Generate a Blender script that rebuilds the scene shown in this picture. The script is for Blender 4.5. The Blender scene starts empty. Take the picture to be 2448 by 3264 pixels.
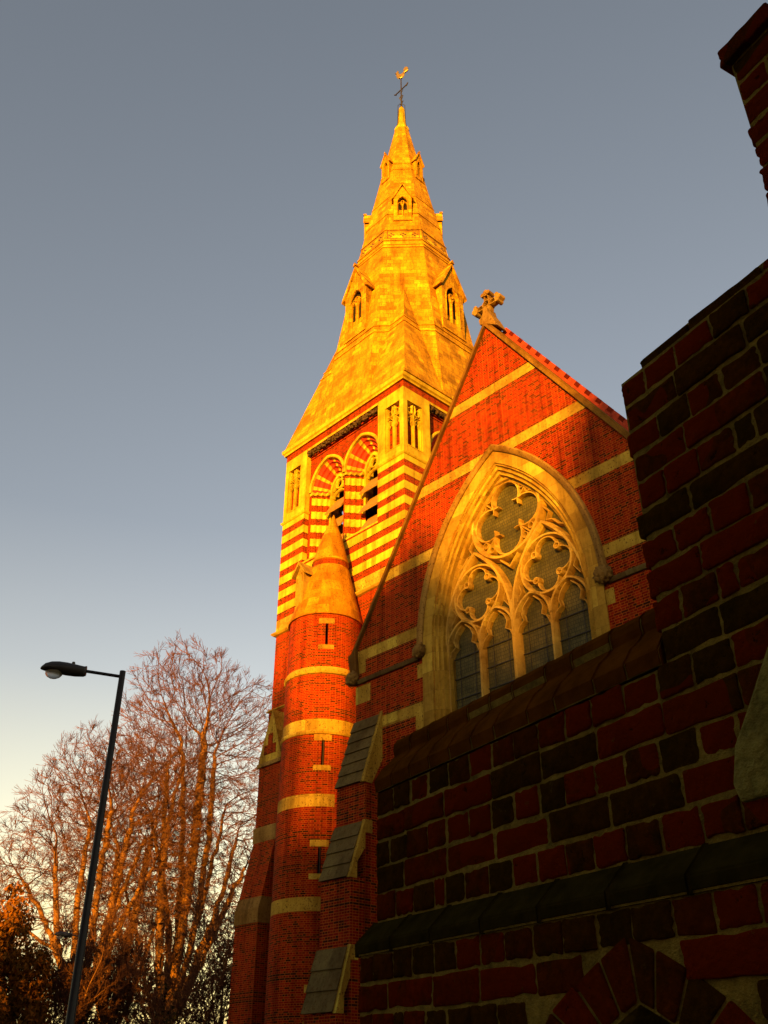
import bpy, bmesh, math, random
from mathutils import Vector, Matrix, noise
from mathutils.geometry import tessellate_polygon
rad = math.radians
scene = bpy.context.scene
COL = scene.collection

# ------------------------------------------------------------------ camera, sky, sun, exposure
CAMZ = 1.5
cd = bpy.data.cameras.new('camera'); cam = bpy.data.objects.new('camera', cd); COL.objects.link(cam)
cd.sensor_fit = 'VERTICAL'; cd.sensor_height = 24.0; cd.lens = 24.0*3050/3264
cd.clip_start = 0.05; cd.clip_end = 5000
cam.location = (0, 0, CAMZ); cam.rotation_euler = (rad(90+31.377), 0, 0)
scene.camera = cam
scene.view_settings.view_transform = 'Standard'; scene.view_settings.look = 'None'
scene.view_settings.exposure = 1.42; scene.view_settings.gamma = 1.0

SUN_EL = 5.0
AZ = rad(-43)
XP = Vector((-math.sin(AZ), -math.cos(AZ), 0)); YP = Vector((math.cos(AZ), -math.sin(AZ), 0))
sb = rad(27)
SH = XP*math.sin(sb) - YP*math.cos(sb)          # horizontal direction towards the sun
sdir = Vector((SH.x*math.cos(rad(SUN_EL)), SH.y*math.cos(rad(SUN_EL)), math.sin(rad(SUN_EL))))
sl = bpy.data.lights.new('sun', 'SUN'); so = bpy.data.objects.new('sun', sl); COL.objects.link(so)
sl.energy = 5.0; sl.angle = rad(2.0); sl.color = (1.0, 0.42, 0.012)
so.rotation_euler = sdir.to_track_quat('Z', 'Y').to_euler(); so.location = (0, -20, 30)

w = bpy.data.worlds.new('World'); scene.world = w; w.use_nodes = True
nt = w.node_tree; nt.nodes.clear()
out = nt.nodes.new('ShaderNodeOutputWorld'); bg = nt.nodes.new('ShaderNodeBackground')
sky = nt.nodes.new('ShaderNodeTexSky'); sky.sky_type = 'NISHITA'; sky.sun_disc = False
sky.sun_elevation = rad(SUN_EL); sky.sun_rotation = math.atan2(sdir.x, sdir.y)
sky.air_density = 1.0; sky.dust_density = 2.2; sky.ozone_density = 1.0
bg.inputs['Strength'].default_value = 0.15
SKYNODES = (nt, sky, bg, out)
hs = nt.nodes.new('ShaderNodeHueSaturation'); hs.inputs['Saturation'].default_value = 0.42
mx = nt.nodes.new('ShaderNodeMix'); mx.data_type = 'RGBA'; mx.blend_type = 'MULTIPLY'; mx.inputs[0].default_value = 1.0
mx.inputs[7].default_value = (1.35, 1.27, 1.22, 1)
nt.links.new(sky.outputs[0], hs.inputs['Color']); nt.links.new(hs.outputs[0], mx.inputs[6])
tcw = nt.nodes.new('ShaderNodeTexCoord'); sxw = nt.nodes.new('ShaderNodeSeparateXYZ'); nt.links.new(tcw.outputs['Generated'], sxw.inputs[0])
rw = nt.nodes.new('ShaderNodeValToRGB'); ew = rw.color_ramp.elements
ew[0].position = 0.0; ew[0].color = (1.1, .86, .34, 1); ew[1].position = .9; ew[1].color = (.46, .50, .55, 1)
for p_, c_ in ((.13, (1.12, .95, .54)), (.23, (.98, .89, .68)), (.36, (.66, .66, .645)), (.5, (.50, .53, .57))):
    x_ = ew.new(p_); x_.color = (*c_, 1)
nt.links.new(sxw.outputs[2], rw.inputs[0])
mw = nt.nodes.new('ShaderNodeMix'); mw.data_type = 'RGBA'; mw.blend_type = 'MULTIPLY'; mw.inputs[0].default_value = 1.0
nt.links.new(mx.outputs[2], mw.inputs[6]); nt.links.new(rw.outputs[0], mw.inputs[7])
# the sunset side of the sky (behind the viewer) has a dimming added to cut the fill light
dv = nt.nodes.new('ShaderNodeVectorMath'); dv.operation = 'DOT_PRODUCT'; nt.links.new(tcw.outputs['Generated'], dv.inputs[0]); dv.inputs[1].default_value = (SH.x, SH.y, 0)
rc = nt.nodes.new('ShaderNodeMapRange'); nt.links.new(dv.outputs['Value'], rc.inputs[0]); rc.inputs[1].default_value = -.15; rc.inputs[2].default_value = .6; rc.inputs[3].default_value = 1.0; rc.inputs[4].default_value = .45
mc = nt.nodes.new('ShaderNodeMix'); mc.data_type = 'RGBA'; mc.blend_type = 'MULTIPLY'; mc.inputs[0].default_value = 1.0
nt.links.new(mw.outputs[2], mc.inputs[6]); nt.links.new(rc.outputs[0], mc.inputs[7]); nt.links.new(mc.outputs[2], bg.inputs[0]); nt.links.new(bg.outputs[0], out.inputs[0])

# ------------------------------------------------------------------ helpers
class MB:
    def __init__(s): s.v = []; s.f = []; s.uv = []; s.m = []; s.marks = [0]
    def mark(s): s.marks.append(len(s.f))
    def pieces(s):
        r = []; fs = 0; ends = s.marks[1:]+[len(s.f)]; st = 0; uvp = [0]
        for f in s.f: uvp.append(uvp[-1]+len(f))
        for e in ends:
            if e > st:
                q = MB()
                for k in range(st, e):
                    q.face([s.v[i] for i in s.f[k]], s.m[k], s.uv[uvp[k]:uvp[k+1]])
                r.append(q)
            st = e
        return r
    def face(s, pts, m=0, uv=None):
        n = len(s.v); s.v += [tuple(p) for p in pts]; s.f.append(tuple(range(n, n+len(pts))))
        if uv is None:
            a = Vector(pts[0]); nrm = Vector((0, 0, 0))
            for i in range(len(pts)):
                p = Vector(pts[i]); q = Vector(pts[(i+1) % len(pts)]); nrm += (p-a).cross(q-a)
            if nrm.length < 1e-12: nrm = Vector((0, 0, 1))
            nrm.normalize()
            if abs(nrm.z) > .94: uv = [(p[0], p[1]) for p in pts]
            else:
                t = Vector((0, 0, 1)).cross(nrm).normalized(); b = nrm.cross(t)
                uv = [(Vector(p).dot(t), Vector(p).dot(b)) for p in pts]
        s.uv += uv; s.m.append(m)
    def box(s, x0, x1, y0, y1, z0, z1, m=0, T=None):
        c = [(x0,y0,z0),(x1,y0,z0),(x1,y1,z0),(x0,y1,z0),(x0,y0,z1),(x1,y0,z1),(x1,y1,z1),(x0,y1,z1)]
        if T: c = [T(p) for p in c]
        for f in ((0,1,5,4),(1,2,6,5),(2,3,7,6),(3,0,4,7),(4,5,6,7),(3,2,1,0)): s.face([c[i] for i in f], m)
    def prism(s, poly, y0, y1, m=0, T=None, mside=None):     # poly in (x,z), extruded along y
        T = T or (lambda p: p); n = len(poly); ms = m if mside is None else mside
        tri = tessellate_polygon([[Vector((p[0], p[1], 0)) for p in poly]])
        for t in tri:
            s.face([T((poly[i][0], y0, poly[i][1])) for i in t], m)
            s.face([T((poly[i][0], y1, poly[i][1])) for i in reversed(t)], m)
        for i in range(n):
            a, b = poly[i], poly[(i+1) % n]
            s.face([T((a[0],y0,a[1])), T((b[0],y0,b[1])), T((b[0],y1,b[1])), T((a[0],y1,a[1]))], ms)
    def holed(s, outer, holes, y, m=0, T=None):
        T = T or (lambda p: p)
        loops = [[Vector((p[0], p[1], 0)) for p in l] for l in [outer]+holes]
        flat = [p for l in loops for p in l]
        for t in tessellate_polygon(loops): s.face([T((flat[i].x, y, flat[i].y)) for i in t], m)
    def loft(s, curves, m=0, closed=False, mf=None):
        for k in range(len(curves)-1):
            a, b = curves[k], curves[k+1]; n = len(a)
            for i in range(n if closed else n-1):
                j = (i+1) % n
                s.face([a[i], a[j], b[j], b[i]], mf(k, i) if mf else m)
    def bar(s, path, w, y0, y1, closed=False, m=0, T=None, fr=.38, ch=.5):
        T = T or (lambda p: p); n = len(path); nr = []
        for i in range(n):
            if closed: a, b = path[i-1], path[(i+1) % n]
            else: a, b = path[max(i-1, 0)], path[min(i+1, n-1)]
            dx, dz = b[0]-a[0], b[1]-a[1]; l = math.hypot(dx, dz) or 1; nr.append((-dz/l, dx/l))
        def off(h, y): return [T((p[0]+q[0]*h, y, p[1]+q[1]*h)) for p, q in zip(path, nr)]
        h = w/2; ym = y0+(y1-y0)*ch
        s.loft([off(-h, y1), off(-h, ym), off(-h*fr, y0), off(h*fr, y0), off(h, ym), off(h, y1)], m, closed)
        if not closed:
            for i in (0, n-1):
                p, q = path[i], nr[i]
                s.face([T((p[0]+q[0]*o, y, p[1]+q[1]*o)) for o, y in ((-h,y1),(-h,ym),(-h*fr,y0),(h*fr,y0),(h,ym),(h,y1))], m)
    def lathe(s, prof, c=(0, 0), seg=72, m=0, skip=None, mf=None, a0=0, a1=2*math.pi, rr=None):
        for k in range(len(prof)-1):
            (r0, z0), (r1, z1) = prof[k], prof[k+1]; rm = rr or max(r0, r1); dl = math.hypot(r1-r0, z1-z0)
            vv0 = z0 if abs(z1-z0) > abs(r1-r0)*.3 else 0
            for i in range(seg):
                t0 = a0+(a1-a0)*i/seg; t1 = a0+(a1-a0)*(i+1)/seg
                if skip and skip((t0+t1)/2, (z0+z1)/2): continue
                P = lambda r, z, t: (c[0]+r*math.cos(t), c[1]+r*math.sin(t), z)
                v1 = vv0+math.copysign(dl, z1-z0)
                s.face([P(r0,z0,t0), P(r0,z0,t1), P(r1,z1,t1), P(r1,z1,t0)], mf(k) if mf else m,
                       [(rm*t0,vv0),(rm*t1,vv0),(rm*t1,v1),(rm*t0,v1)])
    def tube(s, p0, p1, r0, r1, n=6, m=0):
        p0 = Vector(p0); p1 = Vector(p1); d = (p1-p0)
        if d.length < 1e-6: return
        a = d.orthogonal().normalized(); b = d.normalized().cross(a)
        A = [p0+(a*math.cos(2*math.pi*i/n)+b*math.sin(2*math.pi*i/n))*r0 for i in range(n)]
        B = [p1+(a*math.cos(2*math.pi*i/n)+b*math.sin(2*math.pi*i/n))*r1 for i in range(n)]
        for i in range(n): s.face([A[i], A[(i+1)%n], B[(i+1)%n], B[i]], m)
        s.face(B, m); s.face(A[::-1], m)

def build(name, mb, mats, parent=None, org=(0, 0, 0), loc=None, weld=False, smooth=None, bevel=0):
    me = bpy.data.meshes.new(name)
    me.from_pydata([(v[0]-org[0], v[1]-org[1], v[2]-org[2]) for v in mb.v], [], mb.f)
    uvl = me.uv_layers.new(name='UVMap')
    uvl.data.foreach_set('uv', [c for u in mb.uv for c in u])
    for m in (mats if isinstance(mats, (list, tuple)) else [mats]): me.materials.append(m)
    me.polygons.foreach_set('material_index', mb.m)
    if weld or smooth:
        bm = bmesh.new(); bm.from_mesh(me); bmesh.ops.remove_doubles(bm, verts=bm.verts, dist=1e-4)
        bmesh.ops.recalc_face_normals(bm, faces=bm.faces)
        bm.to_mesh(me); bm.free()
    if smooth:
        me.polygons.foreach_set('use_smooth', [True]*len(me.polygons)); me.set_sharp_from_angle(angle=rad(smooth))
    o = bpy.data.objects.new(name, me); COL.objects.link(o)
    o.parent = parent; o.location = loc if loc is not None else (0, 0, 0)
    if bevel:
        md = o.modifiers.new('bevel', 'BEVEL'); md.width = bevel; md.segments = 2; md.limit_method = 'ANGLE'; md.angle_limit = rad(40)
    return o
def empty(name, loc, rz, label, cat, group=None):
    o = bpy.data.objects.new(name, None); COL.objects.link(o); o.location = loc; o.rotation_euler = (0, 0, rz)
    o['label'] = label; o['category'] = cat
    if group: o['group'] = group
    return o
def tag(o, label, cat, group=None):
    o['label'] = label; o['category'] = cat
    if group: o['group'] = group
    return o

def each(fn, name, mb, *a, **k): return [fn(name, q, *a, **k) for q in mb.pieces()]
# ------------------------------------------------------------------ materials
def newmat(name):
    m = bpy.data.materials.new(name); m.use_nodes = True; n = m.node_tree.nodes; n.clear()
    o = n.new('ShaderNodeOutputMaterial'); b = n.new('ShaderNodeBsdfPrincipled')
    m.node_tree.links.new(b.outputs[0], o.inputs[0]); b.inputs['Roughness'].default_value = .85
    b.inputs['Specular IOR Level'].default_value = .08
    return m, m.node_tree, b
def rgb(c): return (c[0], c[1], c[2], 1)
def ramp(nt, stops, inp, interp='LINEAR'):
    r = nt.nodes.new('ShaderNodeValToRGB'); r.color_ramp.interpolation = interp; e = r.color_ramp.elements
    e[0].position = stops[0][0]; e[0].color = rgb(stops[0][1]); e[1].position = stops[-1][0]; e[1].color = rgb(stops[-1][1])
    for p, c in stops[1:-1]: x = e.new(p); x.color = rgb(c)
    nt.links.new(inp, r.inputs[0]); return r.outputs[0]
def math_(nt, op, a, b=None, c=None):
    n = nt.nodes.new('ShaderNodeMath'); n.operation = op
    for i, x in enumerate((a, b, c)):
        if x is None: continue
        if isinstance(x, (int, float)): n.inputs[i].default_value = x
        else: nt.links.new(x, n.inputs[i])
    return n.outputs[0]
def mix(nt, fac, a, b, blend='MIX'):
    n = nt.nodes.new('ShaderNodeMix'); n.data_type = 'RGBA'; n.blend_type = blend
    for s, x in ((n.inputs[0], fac), (n.inputs[6], a), (n.inputs[7], b)):
        if isinstance(x, (int, float)): s.default_value = x
        elif isinstance(x, tuple): s.default_value = rgb(x)
        else: nt.links.new(x, s)
    return n.outputs[2]
def nz(nt, scale, vec, detail=4, rough=.6, d3=True):
    n = nt.nodes.new('ShaderNodeTexNoise'); n.inputs['Scale'].default_value = scale; n.inputs['Detail'].default_value = detail
    n.inputs['Roughness'].default_value = rough; nt.links.new(vec, n.inputs['Vector']); return n.outputs['Fac']
def coords(nt):
    t = nt.nodes.new('ShaderNodeTexCoord'); return t.outputs['Object'], t.outputs['UV']
def bump(nt, b, h, dist, strength=.6):
    n = nt.nodes.new('ShaderNodeBump'); n.inputs['Strength'].default_value = strength; n.inputs['Distance'].default_value = dist
    nt.links.new(h, n.inputs['Height']); nt.links.new(n.outputs[0], b.inputs['Normal'])
def bricktex(nt, uv, w_, h_, mort, smooth=.1, off=.5, freq=2):
    n = nt.nodes.new('ShaderNodeTexBrick'); nt.links.new(uv, n.inputs['Vector']); n.inputs['Scale'].default_value = 1
    n.inputs['Color1'].default_value = (0,0,0,1); n.inputs['Color2'].default_value = (1,1,1,1); n.inputs['Mortar'].default_value = (.5,.5,.5,1)
    n.inputs['Brick Width'].default_value = w_; n.inputs['Row Height'].default_value = h_
    n.inputs['Mortar Size'].default_value = mort; n.inputs['Mortar Smooth'].default_value = smooth
    n.offset = off; n.offset_frequency = freq; n.squash = .52; n.squash_frequency = 2
    return n.outputs['Color'], n.outputs['Fac']
BR = [(0, (.035, .012, .002)), (.14, (.08, .012, .002)), (.22, (.17, .009, .001)), (.55, (.25, .011, .001)), (.85, (.33, .018, .001)), (1, (.30, .036, .003))]
STONE = (.52, .36, .04)
def streaks(nt, obj, c, lo=.62):
    mp = nt.nodes.new('ShaderNodeMapping'); mp.inputs['Scale'].default_value = (2.6, 2.6, .22); nt.links.new(obj, mp.inputs[0])
    n = nz(nt, 1.0, mp.outputs[0], 6, .7)
    return mix(nt, 1.0, c, ramp(nt, [(.34, (lo, lo*.95, lo*.9)), (.5, (.96,.95,.94)), (.7, (1.1,1.1,1.1))], n), 'MULTIPLY')
def brick_nodes(nt, obj, uv, z, dark=None, reds=BR):
    col, fac = bricktex(nt, uv, .225, .075, .0085, .02)
    c = ramp(nt, reds, col)
    if dark:                                   # (z0, period, [(a,b),...]) dark courses
        z0, per, rng = dark
        f = math_(nt, 'MULTIPLY', math_(nt, 'FRACT', math_(nt, 'DIVIDE', math_(nt, 'SUBTRACT', z, z0), per)), per)
        msk = None
        for a, b in rng:
            q = math_(nt, 'MULTIPLY', math_(nt, 'GREATER_THAN', f, a), math_(nt, 'LESS_THAN', f, b))
            msk = q if msk is None else math_(nt, 'MAXIMUM', msk, q)
        msk = math_(nt, 'MULTIPLY', msk, math_(nt, 'LESS_THAN', col, .78))
        c = mix(nt, msk, c, (.030, .013, .003))
    big = nz(nt, .35, obj, 3); c = mix(nt, math_(nt, 'MULTIPLY', math_(nt, 'SUBTRACT', big, .38), 1.1), c, (.09, .007, .001))
    st = nz(nt, 9, obj, 3); c = mix(nt, .35, c, ramp(nt, [(.3, (.5,.5,.5)), (.75, (1.5,1.5,1.5))], st), 'MULTIPLY')
    c = mix(nt, math_(nt, 'MULTIPLY', fac, .85), c, (.42, .105, .008)); c = streaks(nt, obj, c, .5)
    return c, fac
def mat_brick(name, dark=None, reds=BR):
    m, nt, b = newmat(name); obj, uv = coords(nt)
    sx = nt.nodes.new('ShaderNodeSeparateXYZ'); nt.links.new(obj, sx.inputs[0])
    c, fac = brick_nodes(nt, obj, uv, sx.outputs[2], dark, reds)
    nt.links.new(c, b.inputs['Base Color'])
    h = math_(nt, 'SUBTRACT', nz(nt, 40, obj, 2), math_(nt, 'MULTIPLY', fac, 1.6)); bump(nt, b, h, .006, .8)
    return m
def stone_nodes(nt, obj, uv, base=STONE, bw=.7, bh=.375, joint=.006, pits=True, jd=.45):
    col, fac = bricktex(nt, uv, bw, bh, joint, .2)
    n1 = nz(nt, .9, obj, 5); n2 = nz(nt, 7, obj, 5, .7)
    c = mix(nt, 1.0, base, ramp(nt, [(.28, (.55,.46,.35)), (.45, (.88,.84,.8)), (.6, (1.05,1.05,1.0)), (.75, (1.25,1.32,1.3))], n1), 'MULTIPLY')
    c = mix(nt, .8, c, ramp(nt, [(0, (.60,.52,.42)), (.3, (.85,.81,.75)), (.8, (1.0,1.0,.95)), (.92, (1.15,1.25,1.2)), (1, (1.35,1.6,1.5))], col), 'MULTIPLY')
    c = mix(nt, .6, c, ramp(nt, [(.3, (.55,.5,.4)), (.5, (1,1,1)), (1, (1.15,1.15,1.1))], n2), 'MULTIPLY')
    if pits:
        v = nz(nt, 16, obj, 2, .5); c = mix(nt, math_(nt, 'MULTIPLY', math_(nt, 'LESS_THAN', v, .37), .8), c, (.10, .045, .012))
    c = streaks(nt, obj, c)
    c = mix(nt, math_(nt, 'MULTIPLY', fac, jd), c, (.10, .05, .015))
    return c, fac, n2
def mat_stone(name, **k):
    m, nt, b = newmat(name); obj, uv = coords(nt)
    c, fac, n2 = stone_nodes(nt, obj, uv, **k); nt.links.new(c, b.inputs['Base Color'])
    bump(nt, b, math_(nt, 'SUBTRACT', n2, math_(nt, 'MULTIPLY', fac, 1.0)), .012, .5)
    return m
def mat_striped(name, z0, per, sh):
    m, nt, b = newmat(name); obj, uv = coords(nt)
    sx = nt.nodes.new('ShaderNodeSeparateXYZ'); nt.links.new(obj, sx.inputs[0]); z = sx.outputs[2]
    f = math_(nt, 'MULTIPLY', math_(nt, 'FRACT', math_(nt, 'DIVIDE', math_(nt, 'SUBTRACT', z, z0), per)), per)
    isst = math_(nt, 'LESS_THAN', f, sh)
    cb, fb = brick_nodes(nt, obj, uv, z, (z0, per, [(per-.075, per)]))
    cs, fs, n2 = stone_nodes(nt, obj, uv, base=(.66, .52, .035), bw=.62, bh=10, joint=.004, pits=False, jd=.3)
    nt.links.new(mix(nt, isst, cb, cs), b.inputs['Base Color'])
    bump(nt, b, math_(nt, 'SUBTRACT', n2, math_(nt, 'MULTIPLY', fb, math_(nt, 'SUBTRACT', 1.0, isst))), .008, .6)
    return m
def mat_plain(name, col, rough=.8, var=.3, scale=8, metal=0, bmp=.004, spec=.3):
    m, nt, b = newmat(name); obj, uv = coords(nt); n = nz(nt, scale, obj, 4)
    c = mix(nt, 1.0, col, ramp(nt, [(.2, (1-var,)*3), (.8, (1+var,)*3)], n), 'MULTIPLY')
    nt.links.new(c, b.inputs['Base Color']); b.inputs['Roughness'].default_value = rough; b.inputs['Metallic'].default_value = metal
    b.inputs['Specular IOR Level'].default_value = spec
    if bmp: bump(nt, b, n, bmp, .5)
    return m
G0 = 1.5                                       # ground is 1.5 m below the eye
Z0G = 10.0+G0                                  # band datum of the gable (object space)
M_gbrick = mat_brick('gable_brick', (9.93+G0-.004, 2.557, [(.38, .455), (2.482, 2.557), (2.33, 2.407)]))
M_tbrick = mat_brick('tower_brick', (2.0, 2.6, [(.0, .075), (.15, .225), (.3, .375)]))
M_band = mat_stone('band_stone', base=(.47, .325, .045), bw=.9, bh=5, jd=.25)
M_dress = mat_stone('dressed_stone', base=(.45, .30, .045), bw=50, bh=.62, pits=False, jd=.5)
M_dressl = mat_stone('tracery_stone', base=(.50, .335, .075), bw=50, bh=1.1, pits=False, jd=.25)
M_spire = mat_stone('spire_stone', base=(.54, .305, .010), bw=.75, bh=.33, joint=.010, jd=.6)
M_grey = mat_stone('weathered_grey_stone', base=(.125, .085, .03), bw=1.4, bh=50)
M_dark = mat_plain('interior_shade', (.012, .008, .005), 1, .2, 5, bmp=0)  # near-black paint standing in for the shade inside openings
M_cop = mat_stone('coping_stone', base=(.22, .12, .02), bw=50, bh=50)
M_carv = mat_stone('carved_stone', base=(.34, .22, .06), bw=50, bh=50)
M_stripe = mat_striped('striped_masonry', 24.79+G0, .815, .43)
M_corb = mat_plain('dark_stone', (.06, .035, .018), .95, .5, 6, bmp=.02)  # near-black tone, also painted for the shaded quatrefoil hollows
M_louv = mat_plain('weathered_louvre', (.30, .16, .035), .8, .4, 6, bmp=.01)
M_iron = mat_plain('black_iron', (.035, .03, .025), .5, .2, 10)
M_gold = mat_plain('gilding', (.9, .55, .12), .35, .1, 10, metal=1, bmp=0)
M_tile = mat_plain('clay_tile', (.30, .035, .012), .8, .5, 5, bmp=.01)
M_lead = mat_plain('lead_grey', (.10, .09, .075), .6, .3, 6)

# ------------------------------------------------------------------ the church
CO = (-22.0, 22.0, -G0)
rzC = math.atan2(XP.y, XP.x)
def toW(x, y, z): return XP*x+YP*y+Vector((0, 0, z+CAMZ))
church = empty('church', toW(*CO), rzC, 'red brick church with stone bands, big traceried gable window and tall stone spire', 'church')
def cpart(name, mb, mats, parent=None, org=None, **k):
    if org is None: return build(name, mb, mats, parent or church, org=CO, **k)
    return build(name, mb, mats, parent or church, org=org, loc=(org[0]-CO[0], org[1]-CO[1], org[2]-CO[2]), **k)

GX = -16.15
APX, SL = 23.15, 1.545                          # wall apex height and slope of the gable
def gx(z): return (APX-z)/SL                    # half width of the gable at z
ZK = 13.0
WXc = -16.2
def arch_half(h, z, c=3.4, zs=11.95):
    if z <= zs: return h
    q = (h+c)**2-(z-zs)**2
    return math.sqrt(q)-c if q > c*c else 0
def arch_curve(h, y, cx=WXc, c=3.4, zs=11.95, zb=8.3, n=18, jamb=True, T=None):
    T = T or (lambda p: p); R = h+c; am = math.acos(min(1, c/R)); r = []
    for i in range(n+1):
        a = am*i/n; r.append((cx-c+R*math.cos(a), zs+R*math.sin(a)))
    right = ([(cx+h, zb)] if jamb else [])+r
    left = [(2*cx-x, z) for x, z in right][::-1][1:]
    return [T((x, y, z)) for x, z in right+left]
# gable wall with its window opening
mb = MB()
outer = [(GX-6.65, -G0), (GX+6.65, -G0), (GX+6.65, ZK-.13), (GX, APX), (GX-6.65, ZK-.13)]
hole = [(p[0], p[2]) for p in arch_curve(2.98, 0)]
mb.holed(outer, [hole], 20.0)
mb.holed(outer, [hole], 20.9)
for i in range(len(outer)):
    a, b = outer[i], outer[(i+1) % 5]
    mb.face([(a[0],20,a[1]), (b[0],20,b[1]), (b[0],20.9,b[1]), (a[0],20.9,a[1])])
# side walls of the nave
for sx_ in (-1, 1):
    x = GX+sx_*6.6; mb.box(min(x, x-sx_*.5), max(x, x-sx_*.5), 20.9, 42, -G0, ZK-.2)
gable = cpart('gable_wall', mb, M_gbrick)
# stone bands
for zb, zt in ((20.16, 20.54), (17.6, 17.98), (15.05, 15.43), (12.49, 12.87), (9.93, 10.31), (7.37, 7.75), (4.8, 5.2), (2.2, 2.6)):
    mb = MB(); e0, e1 = min(gx(zb), 6.65), min(gx(zt), 6.65)
    yy = (19.994, 20.2)
    if zb > 17.9 or zt < 8.2: mb.prism([(GX-e0,zb),(GX+e0,zb),(GX+e1,zt),(GX-e1,zt)], *yy)
    else:
        h0, h1 = arch_half(3.2, zb), arch_half(3.2, zt)
        if h0 < .5: h0 = h1 = .02
        mb.prism([(GX-e0,zb),(WXc-h0,zb),(WXc-h1,zt),(GX-e1,zt)], *yy); mb.mark(); mb.prism([(WXc+h0,zb),(GX+e0,zb),(GX+e1,zt),(WXc+h1,zt)], *yy)
    each(cpart, 'stone_band', mb, M_band, gable)
# quoins toothing the window jambs, and stones beside the kneelers
mb = MB()
for s in (-1, 1):
    for z0, z1, ww in ((11.1, 11.55, .12), (10.31, 10.8, .0), (8.6, 9.3, .1), (9.45, 9.93, .22)):
        if ww: mb.box(*sorted((WXc+s*3.35, WXc+s*(3.47+ww+.12))), 19.99, 20.2, z0, z1); mb.mark()
    mb.box(*sorted((GX+s*6.2, GX+s*6.66)), 19.99, 20.25, 12.05, 12.49); mb.mark()
    mb.box(*sorted((GX+s*5.95, GX+s*6.66)), 19.99, 20.25, 11.0, 11.6); mb.mark()
each(cpart, 'quoin', mb, M_band, gable)
# coping
mb = MB()
for s in (-1, 1):
    def T(p, s=s): return (GX+s*p[0], p[1], p[2])
    L = [(0, APX+.02), (6.68, APX+.02-6.68*SL), (6.68, ZK-.25), (6.95, ZK-.25), (6.95, APX+.22-6.95*SL), (0, APX+.22)]
    mb.prism(L, 19.88, 20.55, 0, T)
    mb.prism([(0, APX+.22),(0, APX+.34),(6.95, APX+.34-6.95*SL),(6.95, APX+.22-6.95*SL)], 19.93, 20.45, 0, T)
    mb.prism([(6.5, 11.95),(6.8, 11.95),(6.95, 12.75),(6.6, 12.95)], 19.86, 20.4, 0, T)
cop = cpart('gable_coping', mb, M_cop)
mb = MB()
for k in range(34):
    t0 = .6+k*.62; zc = APX+.38
    a = math.atan(SL); ca, sa = math.cos(a), math.sin(a)
    for dx0, dx1, h in ((0, .36, .20), (.36, .62, .06)):
        def P(t, n): return (GX+(t*ca)+n*sa, 20.5, zc-t*sa+n*ca)
        q = [P(t0+dx0, -.05), P(t0+dx1, -.05), P(t0+dx1, h), P(t0+dx0, h)]
        if q[1][0] > GX+6.9: continue
        mb.prism([(c[0], c[2]) for c in q], 20.48, 20.75)
cpart('verge_tiles', mb, M_tile)
mb = MB()
for s in (-1, 1):
    mb.face([(GX, 20.6, APX+.35), (GX+s*7.0, 20.6, APX+.35-7*SL), (GX+s*7.0, 42, APX+.35-7*SL), (GX, 42, APX+.35)])
cpart('nave_roof', mb, M_tile)
# lean-to between nave and tower
mb = MB(); mb.box(-29.0, -22.9, 24.4, 34, -G0, 10.5); cpart('aisle_wall', mb, M_gbrick)
# string course with its bosses
mb = MB()
prof = [(20.0, -.11), (19.93, -.10), (19.89, -.03), (19.90, .04), (20.0, .09)]
for x0, x1 in ((GX-6.7, WXc-3.6), (WXc+3.6, GX+6.7)):
    mb.loft([[(x0, y, 11.78+z), (x1, y, 11.78+z)] for y, z in prof]); mb.mark()
each(cpart, 'string_course', mb, M_grey, gable, smooth=50)
def boss(name, x, z, r=.30, seed=0, parent=None, y=19.86):
    rnd = random.Random(seed); bm = bmesh.new(); bmesh.ops.create_icosphere(bm, subdivisions=4, radius=r)
    for v in bm.verts:
        n = v.co.normalized(); q = noise.noise(n*3.1+Vector((seed*3.3, 0, 0))); q2 = noise.noise(n*7+Vector((0, seed, 0)))
        v.co = n*r*(1+.30*(abs(q)*2-.5)+.18*q2)
        v.co.y *= .75
    me = bpy.data.meshes.new(name); bm.to_mesh(me); bm.free(); me.materials.append(M_carv)
    me.polygons.foreach_set('use_smooth', [True]*len(me.polygons))
    o = bpy.data.objects.new(name, me); COL.objects.link(o); o.parent = parent or gable
    o.location = (x-CO[0], y-CO[1], z-CO[2]); return o
boss('carved_boss', WXc-3.50, 11.93, .23, 1); boss('carved_boss', WXc+3.52, 11.95, .26, 2)
boss('kneeler_boss', GX-6.7, 11.90, .25, 3); boss('kneeler_boss', GX+6.7, 11.90, .25, 4)

# gable window
mb = MB()
prof = [(3.44,20.02),(3.44,19.955),(3.02,19.955),(3.0,20.0),(2.96,20.0),(2.94,20.07),(2.90,20.10),(2.84,20.08),(2.82,20.16),(2.77,20.20),(2.72,20.17),(2.70,20.30),(2.62,20.34),(2.58,20.44),(2.58,20.7)]
mb.loft([arch_curve(h, y) for h, y in prof])
mb.box(WXc-3.2, WXc+3.2, 19.85, 20.7, 8.0, 8.3)
window = cpart('gable_window', mb, M_dress, smooth=35)
mb = MB()
prof = [(3.40,20.0),(3.40,19.90),(3.47,19.84),(3.55,19.82),(3.60,19.86),(3.60,20.0)]
mb.loft([arch_curve(h, y, jamb=False) for h, y in prof])
cpart('hood_mould', mb, M_carv, window, smooth=30)
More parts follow.
